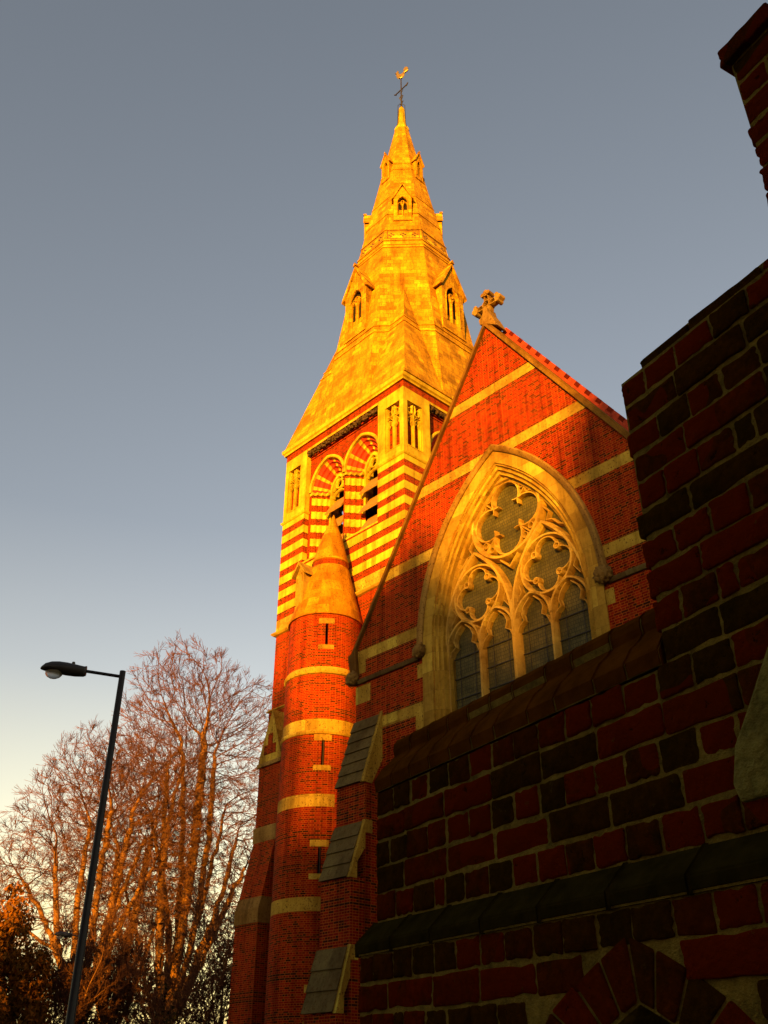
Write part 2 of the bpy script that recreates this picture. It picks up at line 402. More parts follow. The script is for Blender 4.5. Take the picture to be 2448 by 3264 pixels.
# tracery
def parch(cx, a, rise, zs, zb=None, n=10):
    R = (a*a+rise*rise)/(2*a); c = R-a; am = math.atan2(rise, c); pts = []
    if zb is not None: pts.append((cx+a, zb))
    for i in range(n+1):
        t = am*i/n; pts.append((cx-c+R*math.cos(t), zs+R*math.sin(t)))
    return pts+[(2*cx-x, z) for x, z in pts[::-1][1:]]
def circ(cx, cz, r, n=40): return [(cx+r*math.cos(2*math.pi*i/n), cz+r*math.sin(2*math.pi*i/n)) for i in range(n)]
def foil(cx, cz, r, k, rot=90, rl=None, n=12):
    b = math.pi/k; rl = rl or r*.432; d = r-rl; pts = []
    q = d*math.cos(b)+math.sqrt(max(0, rl*rl-(d*math.sin(b))**2)); half = math.atan2(q*math.sin(b), q*math.cos(b)-d)
    for j in range(k):
        a = rad(rot)+2*math.pi*j/k
        for i in range(n+1):
            t = a-half+2*half*i/n
            pts.append((cx+d*math.cos(a)+rl*math.cos(t), cz+d*math.sin(a)+rl*math.sin(t)))
    return pts
mb = MB(); y0, y1 = 20.30, 20.56
mb.bar([(WXc, 8.3), (WXc, 12.6)], .26, y0-.04, y1+.02)
for s in (-1, 1):
    mb.bar([(WXc+s*1.36, 8.3), (WXc+s*1.36, 12.1)], .19, y0+.02, y1)
    mb.bar([(WXc+s*2.66, 8.3), (WXc+s*2.66, 12.1)], .16, y0+.02, y1)
    mb.bar(parch(WXc+s*1.36, 1.34, 2.72, 12.0), .20, y0-.03, y1+.01)
    mb.bar(circ(WXc+s*1.36, 13.33, .93), .15, y0, y1, True)
    mb.bar(foil(WXc+s*1.36, 13.33, .87, 4, 90), .085, y0+.06, y1-.02, True)
    for k in range(4):
        a = rad(45+90*k); mb.bar(circ(WXc+s*1.36+.60*math.cos(a), 13.33+.60*math.sin(a), .095, 14), .075, y0+.03, y1-.02, True)
    for q in (.68, 2.04):
        cx = WXc+s*q
        mb.bar(parch(cx, .66, .86, 11.75), .15, y0, y1)
        for t in (-1, 1):                  # cusps of the light heads
            mb.bar([(cx+t*.62, 11.45), (cx+t*.50, 11.72), (cx+t*.33, 11.83), (cx+t*.40, 12.05), (cx+t*.30, 12.28), (cx+t*.08, 12.48)], .07, y0+.05, y1-.02)
    mb.bar([(WXc+s*2.5, 12.6), (WXc+s*2.28, 12.9), (WXc+s*2.42, 13.15)], .07, y0+.05, y1-.02)
    mb.bar([(WXc+s*1.72, 14.7), (WXc+s*1.95, 14.45), (WXc+s*2.25, 14.3)], .10, y0+.05, y1-.02)
    mb.bar([(WXc+s*1.42, 15.25), (WXc+s*1.62, 15.0), (WXc+s*1.50, 14.75), (WXc+s*1.72, 14.7)], .07, y0+.05, y1-.02)
    mb.bar([(WXc+s*.16, 12.5), (WXc+s*.35, 12.75), (WXc+s*.28, 13.0)], .06, y0+.05, y1-.02)
mb.bar(circ(WXc, 15.50, 1.36, 56), .20, y0-.03, y1+.01, True)
mb.bar(foil(WXc, 15.50, 1.28, 4, 90), .10, y0+.05, y1-.02, True)
for k in range(4):
    a = rad(45+90*k); u_ = (math.cos(a), math.sin(a))
    Q = lambda r, t: (WXc+u_[0]*r-u_[1]*t, 15.5+u_[1]*r+u_[0]*t)
    mb.bar([Q(.70, 0), Q(.62, .07), Q(.56, .16)], .07, y0+.04, y1-.02); mb.bar([Q(.70, 0), Q(.62, -.07), Q(.56, -.16)], .07, y0+.04, y1-.02)
    mb.bar([Q(1.28, 0), Q(1.1, 0), Q(.86, 0), Q(.70, 0)], .075, y0+.06, y1-.02)
    for t in (-1, 1): mb.bar(circ(*Q(1.12, t*.17), .10, 12), .05, y0+.05, y1-.02, True)
mb.bar([(WXc-.35, 14.1), (WXc, 13.75), (WXc+.35, 14.1)], .1, y0+.03, y1-.02)
cpart('tracery', mb, M_dressl, window, smooth=40)
# glass behind a wire guard
m, nt_, b_ = newmat('leaded_glass'); obj_, uv_ = coords(nt_)
c_, f_ = bricktex(nt_, uv_, .16, .11, .009); n_ = nz(nt_, 1.3, obj_, 4); n2_ = nz(nt_, 12, obj_, 3)
cc = mix(nt_, 1.0, (.078, .074, .030), ramp(nt_, [(.3, (.6,.6,.55)), (.7, (1.5,1.4,1.2))], n_), 'MULTIPLY')
cc = mix(nt_, .35, cc, ramp(nt_, [(0, (.55,.55,.6)), (1, (1.4,1.35,1.2))], c_), 'MULTIPLY')
cc = mix(nt_, math_(nt_, 'MULTIPLY', f_, .8), cc, (.03, .025, .015))
nt_.links.new(cc, b_.inputs['Base Color']); b_.inputs['Roughness'].default_value = .5; b_.inputs['Specular IOR Level'].default_value = .12
bump(nt_, b_, math_(nt_, 'ADD', n2_, f_), .01, .6); M_glass = m
mb = MB(); g = [(p[0], p[2]) for p in arch_curve(2.6, 0)]
mb.holed(g, [], 20.54); cpart('glass', mb, M_glass, window)
mb = MB()
for q in (-2.04, -.68, .68, 2.04):
    for z in (8.9, 9.55, 10.2, 10.85, 11.5): mb.box(WXc+q-.62, WXc+q+.62, 20.49, 20.515, z, z+.022); mb.mark()
    for dx in (-.3, .3): mb.box(WXc+q+dx-.008, WXc+q+dx+.008, 20.50, 20.512, 8.3, 12.0); mb.mark()
each(cpart, 'saddle_bar', mb, M_iron, window)

# finial cross on the gable
mb = MB(); y0, y1 = 19.98, 20.30; fx = GX+.05
mb.prism([(fx-.26,23.35),(fx-.30,23.58),(fx-.15,23.66),(fx-.09,23.8),(fx-.09,24.0),(fx+.09,24.0),(fx+.13,23.75),(fx+.28,23.45),(fx+.52,22.85),(fx+.05,23.2)], 19.9, 20.42)
zc = 24.24
for dx, dz in ((0,1),(1,0),(-1,0)):
    px_, pz_ = -dz, dx
    def Q(u, v): return (fx+dx*u+px_*v, zc+dz*u+pz_*v)
    for v in (-.085, .085): mb.bar([Q(.10, v*.5), Q(.22, v*1.15), Q(.34, v*1.1), Q(.44, v*.7)], .075, y0+.05, y1-.05)
    for v, r in ((-.13, .09), (0, .10), (.13, .09)): mb.prism(circ(*Q(.56 if v == 0 else .50, v), r, 8), y0, y1)
    mb.prism([Q(.40,-.05), Q(.56,-.14), Q(.68,-.05), Q(.68,.05), Q(.56,.14), Q(.40,.05)], y0+.02, y1-.02)
for v in (-.07, .07): mb.bar([(fx+v, 23.9), (fx+v*1.3, 24.15)], .10, y0+.02, y1-.02)
mb.bar(circ(fx, zc, .15, 20), .07, y0, y1, True)
fc = cpart('finial_cross', mb, M_carv, None, weld=True, bevel=.03)

# stepped buttress at the gable's left end
mb = MB()
XB0, XB1 = -22.85, -21.55
mb.box(XB0, XB1, 19.32, 20.0, -G0, 8.15); mb.box(XB0-.02, XB1+.004, 18.82, 19.32, -G0, 5.32); mb.box(XB0-.08, XB1+.008, 18.4, 18.82, -G0, 1.85)
mb.prism([(20.0, 8.15), (19.32, 8.15), (20.0, 10.3)], XB0, XB1, 0, lambda p: (p[1], p[0], p[2]))
but = cpart('buttress', mb, M_gbrick)
def slope_slabs(name, y_lo, z_lo, y_hi, z_hi, x0, x1, n, parent):
    mb = MB()
    for i in range(n):
        a, b = i/n, (i+1)/n
        ya, za = y_lo+(y_hi-y_lo)*a, z_lo+(z_hi-z_lo)*a; yb, zb = y_lo+(y_hi-y_lo)*b, z_lo+(z_hi-z_lo)*b
        mb.prism([(ya-.06, za-.015), (yb-.005, zb+.0), (yb+.10, zb), (ya+.12, za-.015)], x0-.03, x1+.03, 0, lambda p: (p[1], p[0], p[2]))
    return cpart(name, mb, M_grey, parent)
slope_slabs('weathering', 19.28, 8.15, 20.0, 10.42, XB0, XB1-.12, 6, but)
slope_slabs('weathering', 18.78, 5.35, 19.30, 6.95, XB0-.02, XB1-.12, 4, but)
slope_slabs('weathering', 18.36, 1.9, 18.80, 3.5, XB0-.08, XB1-.12, 3, but)
mb = MB()
for ya, za, yb, zb in ((19.22, 8.1, 20.0, 10.5), (18.74, 5.3, 19.32, 7.0), (18.34, 1.85, 18.82, 3.55)):
    n = 4
    poly = [(ya, za), (yb, zb)]
    if yb > 19.9: poly += [(yb, zb-1.6), (ya+.35, za)]
    else:
        poly += [(yb+.28, zb), (yb+.28, zb-.38), (yb+.0, zb-.38), (yb+.0, zb-.85), (yb-.12+.1, zb-.85), (ya+.28, za+.45), (ya+.28, za)]
    mb.prism(poly, XB1-.11, XB1+.03, 0, lambda p: (p[1], p[0], p[2])); mb.mark()
each(cpart, 'buttress_stone', mb, M_band, but)

# ------------------------------------------------------------------ tower
TC = (-31.15, 30.65, 0.0); H = 4.65
def tpart(name, mb, mats, parent, rz=0, **k):
    # meshes are written around the tower axis, z stays eye-relative
    o = build(name, mb, mats, parent, org=(0, 0, -G0), **k)
    o.location = (TC[0]-CO[0], TC[1]-CO[1], 0); o.rotation_euler = (0, 0, rz); return o
def tcopy(o, rz, parent=None):
    c = o.copy(); COL.objects.link(c); c.rotation_euler = (0, 0, rz)
    if parent: c.parent = parent
    return c
mb = MB(); mb.box(-H+.02, H-.02, -H+.02, H-.02, 15.6, 19.55); mb.box(-H-.06, H+.06, -H-.06, H+.06, -G0, 15.55)
tower = tpart('tower_shaft', mb, M_tbrick, church)
mb = MB()
def ring(mb, a, z0, z1, pr, m=0, ch=True):
    # square moulding
    sec = [(a, z0), (a+pr*.6, z0+.03), (a+pr, z0+(z1-z0)*.35), (a+pr, z1-(z1-z0)*.45), (a, z1)]
    mb.loft([[(-r, -r, z), (r, -r, z), (r, r, z), (-r, r, z)] for r, z in sec], m, True)
ring(mb, H-.02, 19.48, 19.78, .20); mb.mark(); ring(mb, H-.02, 15.5, 15.72, .18); mb.mark(); ring(mb, H-.05, 10.6, 10.9, .08)
for q_ in each(tpart, 'string_course', mb, M_dress, tower): q_.location = (0, 0, 0)
mb = MB()
mb.box(-H+.001, H-.001, -H+.001, H-.001, 19.78, 20.33)
mb.box(-H+.9, H-.9, -H+.9, H-.9, 20.3, 20.6)
tpart('plinth_band', mb, M_band, tower).location = (0, 0, 0)
# one belfry wall, then copied to the four sides.  front face is y = -H
bf = MB(); SILL = 23.05; ZS = 27.15; D0 = .30
holes = []; CXs = (-1.32, 1.36)
def bcurve(cx, h, d, a=1.32, rise=1.62, zb=SILL, n=10):
    R = (a*a+rise*rise)/(2*a); c = R-a; Rh = c+h; am = math.acos(c/Rh)
    r = [(cx+h, zb), (cx+h, 25.0)]+[(cx-c+Rh*math.cos(am*i/n), ZS+Rh*math.sin(am*i/n)) for i in range(n+1)]
    return [(x, -H+d, z) for x, z in r+[(2*cx-x, z) for x, z in r[::-1][1:]]]
for cx in CXs: holes.append([(p[0], p[2]) for p in bcurve(cx, 1.30, 0)])
bf.holed([(-2.85, SILL-.01), (2.85, SILL-.01), (2.85, 30.0), (-2.85, 30.0)], holes, -H+D0, 1)
bf.box(-2.86, 2.86, -H+.002, -H+.5, 20.33, SILL-.12, 0)
# stepped orders
prof = [(1.30,.30),(1.28,.36),(1.22,.44),(1.14,.46),(1.12,.58),(1.05,.66),(.97,.68),(.95,.80),(.88,.88),(.80,.90),(.78,1.02),(.71,1.10),(.64,1.12)]
def omf(k, i):
    n = 10; N = 2*(n+2)+1
    j = min(i, N-2-i)
    if j < 2: return 0
    return 2 if (j-2) in (1, 4, 8) else 3
for cx in CXs: bf.loft([bcurve(cx, h, d) for h, d in prof], 0, False, omf)
# stone head and hood
for cx in CXs:
    bf.loft([bcurve(cx, h, d, zb=26.0) for h, d in ((.66,1.05),(.66,1.0),(.52,1.0),(.50,1.12),(.50,1.5))], 2)
    R = (1.32**2+1.62**2)/(2*1.32); 
    cur = [bcurve(cx, h, d)[2:-2] for h, d in ((1.29,.32),(1.29,.20),(1.34,.17),(1.42,.17),(1.45,.22),(1.45,.32))]
    bf.loft(cur, 2)
    for z in (27.08,):
        for h0, h1, d in ((1.42,1.16,.25),(1.18,.98,.42),(1.0,.82,.64),(.84,.6,.86)):
            for s in (-1, 1): bf.box(*sorted((cx+s*h0, cx+s*h1)), -H+d, -H+d+.3, z-.10, z+.06, 2)
    # pierced head
    bf.bar([(cx+.5*math.cos(t*math.pi/8), 26.75+.35*math.sin(t*math.pi/8)) for t in range(9)], .12, -H+1.05, -H+1.2, m=2)
    bf.bar(circ(cx, 27.5, .26, 14), .12, -H+1.05, -H+1.2, True, m=2)
    bf.bar([(cx-.5, 27.2), (cx-.2, 27.75), (cx, 28.3)], .12, -H+1.05, -H+1.2, m=2); bf.bar([(cx+.5, 27.2), (cx+.2, 27.75), (cx, 28.3)], .12, -H+1.05, -H+1.2, m=2)
# sloping sill, brick mouldings beneath the corbels, frieze
bf.prism([(-H-.03, SILL-.2), (-H+1.3, SILL-.2), (-H+1.3, SILL+.30), (-H+.35, SILL+.02), (-H-.03, SILL-.10)], -2.86, 2.86, 2, lambda p: (p[1], p[0], p[2]))
for z, d in ((29.32, .25), (29.47, .20)): bf.box(-2.85, 2.85, -H+d, -H+.4, z, z+.07, 1)
bf.box(-2.85, 2.85, -H-.0, -H+.4, 29.80, 29.95, 2)
M_plainbrick = mat_brick('belfry_brick'); M_vous = mat_plain('red_voussoir', (.40, .035, .010), .8, .45, 7, bmp=.01)
M_ystone = mat_stone('bright_stone', base=(.66, .52, .035), bw=50, bh=50, pits=False)
B0 = tpart('belfry_wall', bf, [M_stripe, M_plainbrick, M_ystone, M_vous], church)
lv = MB()
for cx in CXs:
    for z in (23.75, 24.85, 25.95):
        lv.prism([(-H+.70, z-.30), (-H+1.28, z+.62), (-H+1.28, z+.76), (-H+.66, z-.22)], cx-.64, cx+.64, 0, lambda p: (p[1], p[0], p[2])); lv.mark()
L0 = each(tpart, 'louvre', lv, M_louv, B0)
for q_ in L0: q_.location = (0, 0, 0)
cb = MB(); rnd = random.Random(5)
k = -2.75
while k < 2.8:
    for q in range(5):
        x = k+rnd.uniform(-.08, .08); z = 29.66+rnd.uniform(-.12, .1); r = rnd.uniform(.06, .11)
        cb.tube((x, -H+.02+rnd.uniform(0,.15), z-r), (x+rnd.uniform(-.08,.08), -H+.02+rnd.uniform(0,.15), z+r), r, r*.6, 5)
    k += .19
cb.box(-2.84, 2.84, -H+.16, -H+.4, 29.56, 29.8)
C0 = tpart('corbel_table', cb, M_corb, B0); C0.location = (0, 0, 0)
for i in (1, 2, 3):
    c = tcopy(B0, i*math.pi/2)
    for ch in L0+[C0]: d = ch.copy(); COL.objects.link(d); d.parent = c
# corner piers: written at the near corner (+x, -y)
pr = MB()
pr.box(H-1.83, H, -H, -H+1.83, 20.33, 25.95, 0)
pr.box(H-1.6, H-.27, -H+.27, -H+1.6, 25.95, 29.95, 1)
for z0, z1 in ((26.12, 26.5), (29.22, 29.95)):
    pr.box(H-1.83, H, -H, -H+1.83, z0, z1, 2)
pr.box(H-.27, H, -H, -H+.27, 26.5, 29.22, 2)
pr.box(H-1.83, H-1.3, -H, -H+.27, 26.5, 29.22, 2); pr.box(H-.27, H, -H+1.3, -H+1.83, 26.5, 29.22, 2)
pr.box(H-1.83, H-1.6, -H+.27, -H+1.83, 26.5, 29.22, 2); pr.box(H-1.6, H-.27, -H+1.6, -H+1.83, 26.5, 29.22, 2)
sec = [(0, 25.9), (.05, 25.93), (.09, 26.0), (.09, 26.05), (0, 26.14)]
pr.loft([[(H-1.83-r, -H-r, z), (H+r, -H-r, z), (H+r, -H+1.83+r, z), (H-1.83-r, -H+1.83+r, z)] for r, z in sec], 2, True)
P0 = tpart('corner_pier', pr, [M_stripe, M_plainbrick, M_ystone], church)
tr = MB(); cxn = H-.785
def niche(T):
    a, b_2 = .03, .20
    ww = .515
    tr.bar([(0, 26.5), (0, 28.2)], .10, .04, .24, T=T)
    for s in (-1, 1):
        tr.bar([(s*(ww-.04), 26.5), (s*(ww-.04), 29.2)], .10, .05, .24, T=T)
        tr.bar(parch(s*.25, .21, .36, 28.0), .07, .06, .22, T=T)
        for t in (-1, 1): tr.bar([(s*.25+t*.19, 27.95), (s*.25+t*.09, 28.06), (s*.25+t*.12, 28.2)], .04, .08, .22, T=T)
        tr.bar(circ(s*.24, 28.74, .17, 14), .06, .06, .22, True, T=T)
    tr.bar([(0, 28.2), (0, 28.5), (-.12, 28.8), (-.06, 29.15)], .07, .05, .22, T=T); tr.bar([(0, 28.5), (.12, 28.8), (.06, 29.15)], .07, .05, .22, T=T)
    tr.bar([(-.5, 28.45), (-.2, 28.5), (0, 28.25), (.2, 28.5), (.5, 28.45)], .06, .06, .22, T=T)
    tr.bar([(-.5, 26.53), (.5, 26.53)], .12, -.02, .24, T=T)
niche(lambda p: (cxn+p[0], -H+p[1], p[2])); niche(lambda p: (H-p[1], -H+.785+p[0], p[2]))
N0 = tpart('niche_tracery', tr, M_ystone, P0); N0.location = (0, 0, 0)
for i in (1, 2, 3):
    c = tcopy(P0, i*math.pi/2); d = N0.copy(); COL.objects.link(d); d.parent = c
mb = MB(); mb.box(-H+.004, H-.004, -H+.004, H-.004, 29.951, 30.33)
tpart('frieze', mb, M_plainbrick, church)
mb = MB(); sec = [(H-.1,30.33),(H+.10,30.34),(H+.12,30.44),(H+.2,30.50),(H+.22,30.70),(H+.0,30.76)]
mb.loft([[(-r,-r,z),(r,-r,z),(r,r,z),(-r,r,z)] for r, z in sec], 0, True)
tpart('cornice', mb, M_ystone, church)

# ------------------------------------------------------------------ spire
t8 = math.tan(rad(22.5)); ZB = 30.72
def aZ(z):
    P = [(30.72, 4.78), (43.1, 2.98), (57.9, .47)]
    for (z0, a0), (z1, a1) in zip(P, P[1:]):
        if z <= z1 or z1 == 57.9: return a0+(a1-a0)*(z-z0)/(z1-z0)
def octring(a, z, n=8): return [(a/math.cos(rad(22.5))*math.cos(rad(22.5+45*i)), a/math.cos(rad(22.5))*math.sin(rad(22.5+45*i)), z) for i in range(8)]
mb = MB(); sx0, sy0 = .12, .0
mb.loft([octring(aZ(z), z) for z in (ZB, 36.1, 43.1, 50, 57.9)], 0, True)
a0 = aZ(ZB); Zp = 39.6; s2 = math.sqrt(.5); CB = H+.16
def broach(i, zt=Zp):
    out_ = []
    q = i*math.pi/2
    R_ = lambda p: (p[0]*math.cos(q)-p[1]*math.sin(q), p[0]*math.sin(q)+p[1]*math.cos(q), p[2])
    C = (CB, -CB, ZB); V1 = (a0*t8, -a0-.0, ZB); V2 = (a0, -a0*t8, ZB); a = aZ(zt); P = (a*s2, -a*s2, zt)
    return R_(C), R_(V1), R_(V2), R_(P)
for i in range(4):
    C, V1, V2, P = broach(i); mb.face([V1, C, P]); mb.face([C, V2, P])
mb.loft([[(-CB,-CB,ZB-.002),(CB,-CB,ZB-.002),(CB,CB,ZB-.002),(-CB,CB,ZB-.002)], octring(a0-.3, ZB+.1)[0:0] or [(-4,-4,ZB-.002),(4,-4,ZB-.002),(4,4,ZB-.002),(-4,4,ZB-.002)]], 0, True)
spire = tpart('spire', mb, M_spire, church); spire.location.x += sx0
# string rings
mb = MB()
for z, hh, pj in ((35.65,.09,.05),(36.15,.09,.05),(43.35,.07,.04),(43.62,.07,.04),(44.05,.12,.06),(45.15,.07,.05),(46.9,.06,.04),(48.9,.05,.03),(52.2,.06,.035),(52.9,.05,.03)):
    mb.loft([octring(aZ(z)-.02, z), octring(aZ(z)+pj, z+.01), octring(aZ(z+hh)+pj, z+hh), octring(aZ(z+hh)-.02, z+hh+.03)], 0, True)
    if z > 37: mb.mark()
    if z < 37:
        for i in range(4):
            C, V1, V2, P = (Vector(p) for p in broach(i))
            def at(zz, o):
                t = (zz-ZB)/(Zp-ZB); rr = []
                for Q in (V1, C, V2):
                    p = Q.lerp(P, t); d = Vector((p.x, p.y, 0)).normalized()*o; rr.append(tuple(p+d))
                return rr
            mb.loft([at(z, 0), at(z+.01, pj*1.3), at(z+hh, pj*1.3), at(z+hh+.03, 0)])
        mb.mark()
for o in each(tpart, 'string_ring', mb, M_spire, spire): o.location = (0, 0, 0)
mb = MB()
for i in range(8):                       # quatrefoil panels: flat dark marks standing in for shaded hollows
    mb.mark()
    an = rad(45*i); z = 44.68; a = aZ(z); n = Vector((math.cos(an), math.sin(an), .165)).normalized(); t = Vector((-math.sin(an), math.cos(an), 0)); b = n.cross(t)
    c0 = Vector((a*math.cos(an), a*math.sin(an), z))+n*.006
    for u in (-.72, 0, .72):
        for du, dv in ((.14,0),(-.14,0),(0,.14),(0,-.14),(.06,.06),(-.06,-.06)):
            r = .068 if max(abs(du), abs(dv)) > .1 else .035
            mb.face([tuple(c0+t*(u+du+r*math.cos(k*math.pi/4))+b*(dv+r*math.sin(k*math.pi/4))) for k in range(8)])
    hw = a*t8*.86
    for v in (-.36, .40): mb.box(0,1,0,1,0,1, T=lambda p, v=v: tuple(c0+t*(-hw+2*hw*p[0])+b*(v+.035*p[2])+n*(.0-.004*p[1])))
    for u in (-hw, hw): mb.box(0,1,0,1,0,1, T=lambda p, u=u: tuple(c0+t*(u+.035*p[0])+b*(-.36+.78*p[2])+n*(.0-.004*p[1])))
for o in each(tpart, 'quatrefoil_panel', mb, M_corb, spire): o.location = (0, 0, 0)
mb = MB()
mb.loft([octring(r, z) for r, z in ((.49,57.85),(.52,57.95),(.36,58.45),(.27,58.7),(.20,60.3),(.16,60.5),(.02,60.75))], 0, True)
o = tpart('cap_stone', mb, M_ystone, spire); o.location = (0, 0, 0)
def lucarne(w_, zb, ze, za, eo, out_):
    mb = MB(); a = aZ(zb); yf = -(a+out_); yb = -(aZ(za)-.5)
    hw = w_
    body = [(-hw, zb-.0), (hw, zb), (hw, ze), (0, ze+(za-ze)*hw/eo), (-hw, ze)]
    # front with window hole
    ww = hw*.62; wz0 = zb+(ze-zb)*.22; wzs = zb+(ze-zb)*.80; wr = (za-ze)*.42
    hole = [(x, z) for x, z in parch(0, ww, wr, wzs, wz0, 6)]
    mb.holed(body, [hole], yf)
    for i in range(len(body)):
        p, q = body[i], body[(i+1) % 5]; mb.face([(p[0],yf,p[1]),(q[0],yf,q[1]),(q[0],yb,q[1]),(p[0],yb,p[1])])
    hn = len(hole)
    for i in range(hn):
        p, q = hole[i], hole[(i+1) % hn]; mb.face([(p[0],yf,p[1]),(q[0],yf,q[1]),(q[0]*.94,yf+.22,q[1]),(p[0]*.94,yf+.22,p[1])], 0)
    mb.face([(x, yf+.24, z) for x, z in hole], 1)  # near-black sheet painted as the shade inside the lucarne
    # inner stonework: two lancets and an eye
    def T(p): return (p[0], p[1], p[2])
    b_ = hw*.16
    mb.bar([(0, wz0), (0, wzs-.1)], b_*1.3, yf+.06, yf+.22)
    for s in (-1, 1):
        mb.bar([(s*(ww-b_*.4), wz0), (s*(ww-b_*.4), wzs)], b_, yf+.05, yf+.22)
        mb.bar(parch(s*ww*.5, ww*.44, wr*.5, wzs-.15*(wzs-wz0), None, 5), b_*.9, yf+.06, yf+.22)
    mb.bar(circ(0, wzs+wr*.28, ww*.28, 12), b_*.9, yf+.06, yf+.22, True)
    mb.bar(parch(0, ww, wr, wzs, wz0, 6), b_*.8, yf-.03, yf+.1)
    # coping / roof
    t = .06*eo+.03
    for s in (-1, 1):
        r = [(0, za), (s*eo, ze), (s*eo, ze-t*1.6), (s*(hw-.0), ze-t*.2), (0, za-t*1.6)]
        mb.prism(r, yf-.07*eo-.03, yb, 0)
    mb.box(-hw-.02, hw+.02, yf-.04, yf+.1, zb-.05, zb+.06)
    mb.prism([(-.09*eo-.03, za-.05), (0, za+.22*eo), (.09*eo+.03, za-.05)], yf-.12*eo-.03, yf+.1)
    return mb
for w_, zb, ze, za, eo, of, offs in ((.90, 36.55, 39.85, 42.0, 1.13, .03, 0), (.56, 46.2, 48.2, 49.55, .70, .04, 45), (.35, 51.5, 53.2, 54.25, .46, .04, 0)):
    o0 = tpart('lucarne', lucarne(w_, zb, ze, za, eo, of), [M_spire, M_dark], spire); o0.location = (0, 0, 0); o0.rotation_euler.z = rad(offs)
    for i in (1, 2, 3):
        c = o0.copy(); COL.objects.link(c); c.rotation_euler.z = rad(offs+90*i)
# weathervane
mb = MB()
mb.tube((0,0,60.2), (0,0,64.0), .055, .04, 6)
mb.tube((-.62,0,62.7), (.62,0,62.7), .045, .045, 6)
for s in (-1, 1):
    mb.tube((s*.52,0,62.6), (s*.70,0,62.8), .05, .05, 5); mb.tube((s*.05,0,61.6), (s*.18,0,61.85), .03, .03, 5); mb.tube((s*.18,0,61.85), (s*.05,0,62.0), .03, .03, 5)
    mb.tube((s*.05,0,62.35), (s*.2,0,62.55), .02, .02, 4); mb.tube((s*.05,0,61.0), (s*.16,0,61.25), .03, .03, 5); mb.tube((0, s*.05, 61.4), (0, s*.2, 61.6), .03, .03, 5)
for i in range(4):
    a = rad(45+90*i+45); p = lambda r, z: (r*math.cos(a), r*math.sin(a), z)
    mb.tube(p(0, 61.0), p(.34, 60.6), .02, .02, 4); mb.tube(p(.34, 60.6), p(.40, 58.6), .02, .02, 4); mb.tube(p(.40, 58.6), p(.5, 57.95), .02, .02, 4)
vane = tpart('weathervane', mb, M_iron, church); vane.location.x += sx0
ck = [(-.05,0),(.12,.02),(.30,.22),(.36,.48),(.62,.62),(.66,.88),(.50,1.08),(.32,1.02),(.22,.80),(.26,.62),(.12,.46),(-.06,.44),(-.20,.62),(-.18,.82),(-.30,.95),(-.36,.80),(-.50,.72),(-.38,.66),(-.42,.42),(-.34,.16),(-.18,.04)]
mb = MB(); mb.prism([(x*.9, 64.05+z*1.05) for x, z in ck], -.06, .06)
o = tpart('cockerel', mb, M_gold, vane, weld=True, bevel=.02); o.location = (0, 0, 0); o.rotation_euler.z = rad(25)

# ------------------------------------------------------------------ stair turret
TX, TY = -30.62, 25.0
mb = MB(); S1 = math.radians(-38.5)
slits = [(16.45, 17.43), (11.23, 12.24), (7.11, 8.09), (2.2, 3.1)]
def skip(t, z):
    t = (t+math.pi) % (2*math.pi)-math.pi
    return abs(t-S1) < .036 and any(a < z < b for a, b in slits)
zs_ = sorted(set([-G0, 17.95]+[z for s in slits for z in s]+[15.1, 12.5, 9.6, 5.8]))
def TR(z):
    for zz, r in ((15.1, 1.62), (12.5, 1.665), (9.6, 1.70), (5.8, 1.735)):
        if z >= zz: return r
    return 1.76
for za_, zb_ in zip(zs_, zs_[1:]):
    r = TR((za_+zb_)/2); mb.lathe([(r, za_), (r, zb_)], (TX, TY), 180, skip=skip, rr=1.68)
for a, b in slits:
    r = TR((a+b)/2); ri = r-.45
    for s in (-1, 1):
        t = S1+s*.035
        mb.face([(TX+q*math.cos(t), TY+q*math.sin(t), z) for q, z in ((r,a),(ri,a),(ri,b),(r,b))])
turret = cpart('stair_turret', mb, mat_brick('turret_brick', (15.89+G0, 1.235, [(.0,.075),(.15,.21)])), smooth=20)
mb = MB(); mb.lathe([(1.2, -G0), (1.2, 17.9)], (TX, TY), 24); cpart('turret_core', mb, M_dark, turret)  # near-black drum standing in for the shade behind the slits
mb = MB()
for z0, z1, r, pj, kind in ((15.12, 15.45, 1.63, .11, 1), (12.5, 13.15, 1.665, .02, 2), (9.6, 10.09, 1.70, .012, 0), (5.79, 6.29, 1.735, .012, 0), (1.0, 1.4, 1.76, .012, 0)):
    if kind == 1: p = [(r-.02,z0),(r+.06,z0+.03),(r+pj,z0+.12),(r+pj,z0+.18),(r+.02,z1),(r-.02,z1)]
    elif kind == 2: p = [(r-.02,z0),(r+.05,z0+.02),(r+.09,z0+.10),(r+.07,z0+.17),(r+.015,z0+.20),(r+.015,z1),(r-.06,z1)]
    else: p = [(r-.02,z0),(r+pj,z0),(r+pj,z1),(r-.02,z1)]
    mb.lathe(p, (TX, TY), 96); mb.mark()
each(cpart, 'stone_band', mb, mat_stone('turret_stone', base=(.47,.325,.045), bw=.9, bh=5, jd=.3), turret, smooth=40)
mb = MB()
for a, b in slits:
    r = TR((a+b)/2)
    for z0, z1 in ((b, b+.25), (a-.20, a)):
        mb.lathe([(r-.3,z0),(r+.008,z0),(r+.008,z1),(r-.3,z1)], (TX, TY), 10, a0=S1-.21, a1=S1+.21); mb.mark()
each(cpart, 'slit_lintel', mb, M_band, turret, smooth=40)
mb = MB()
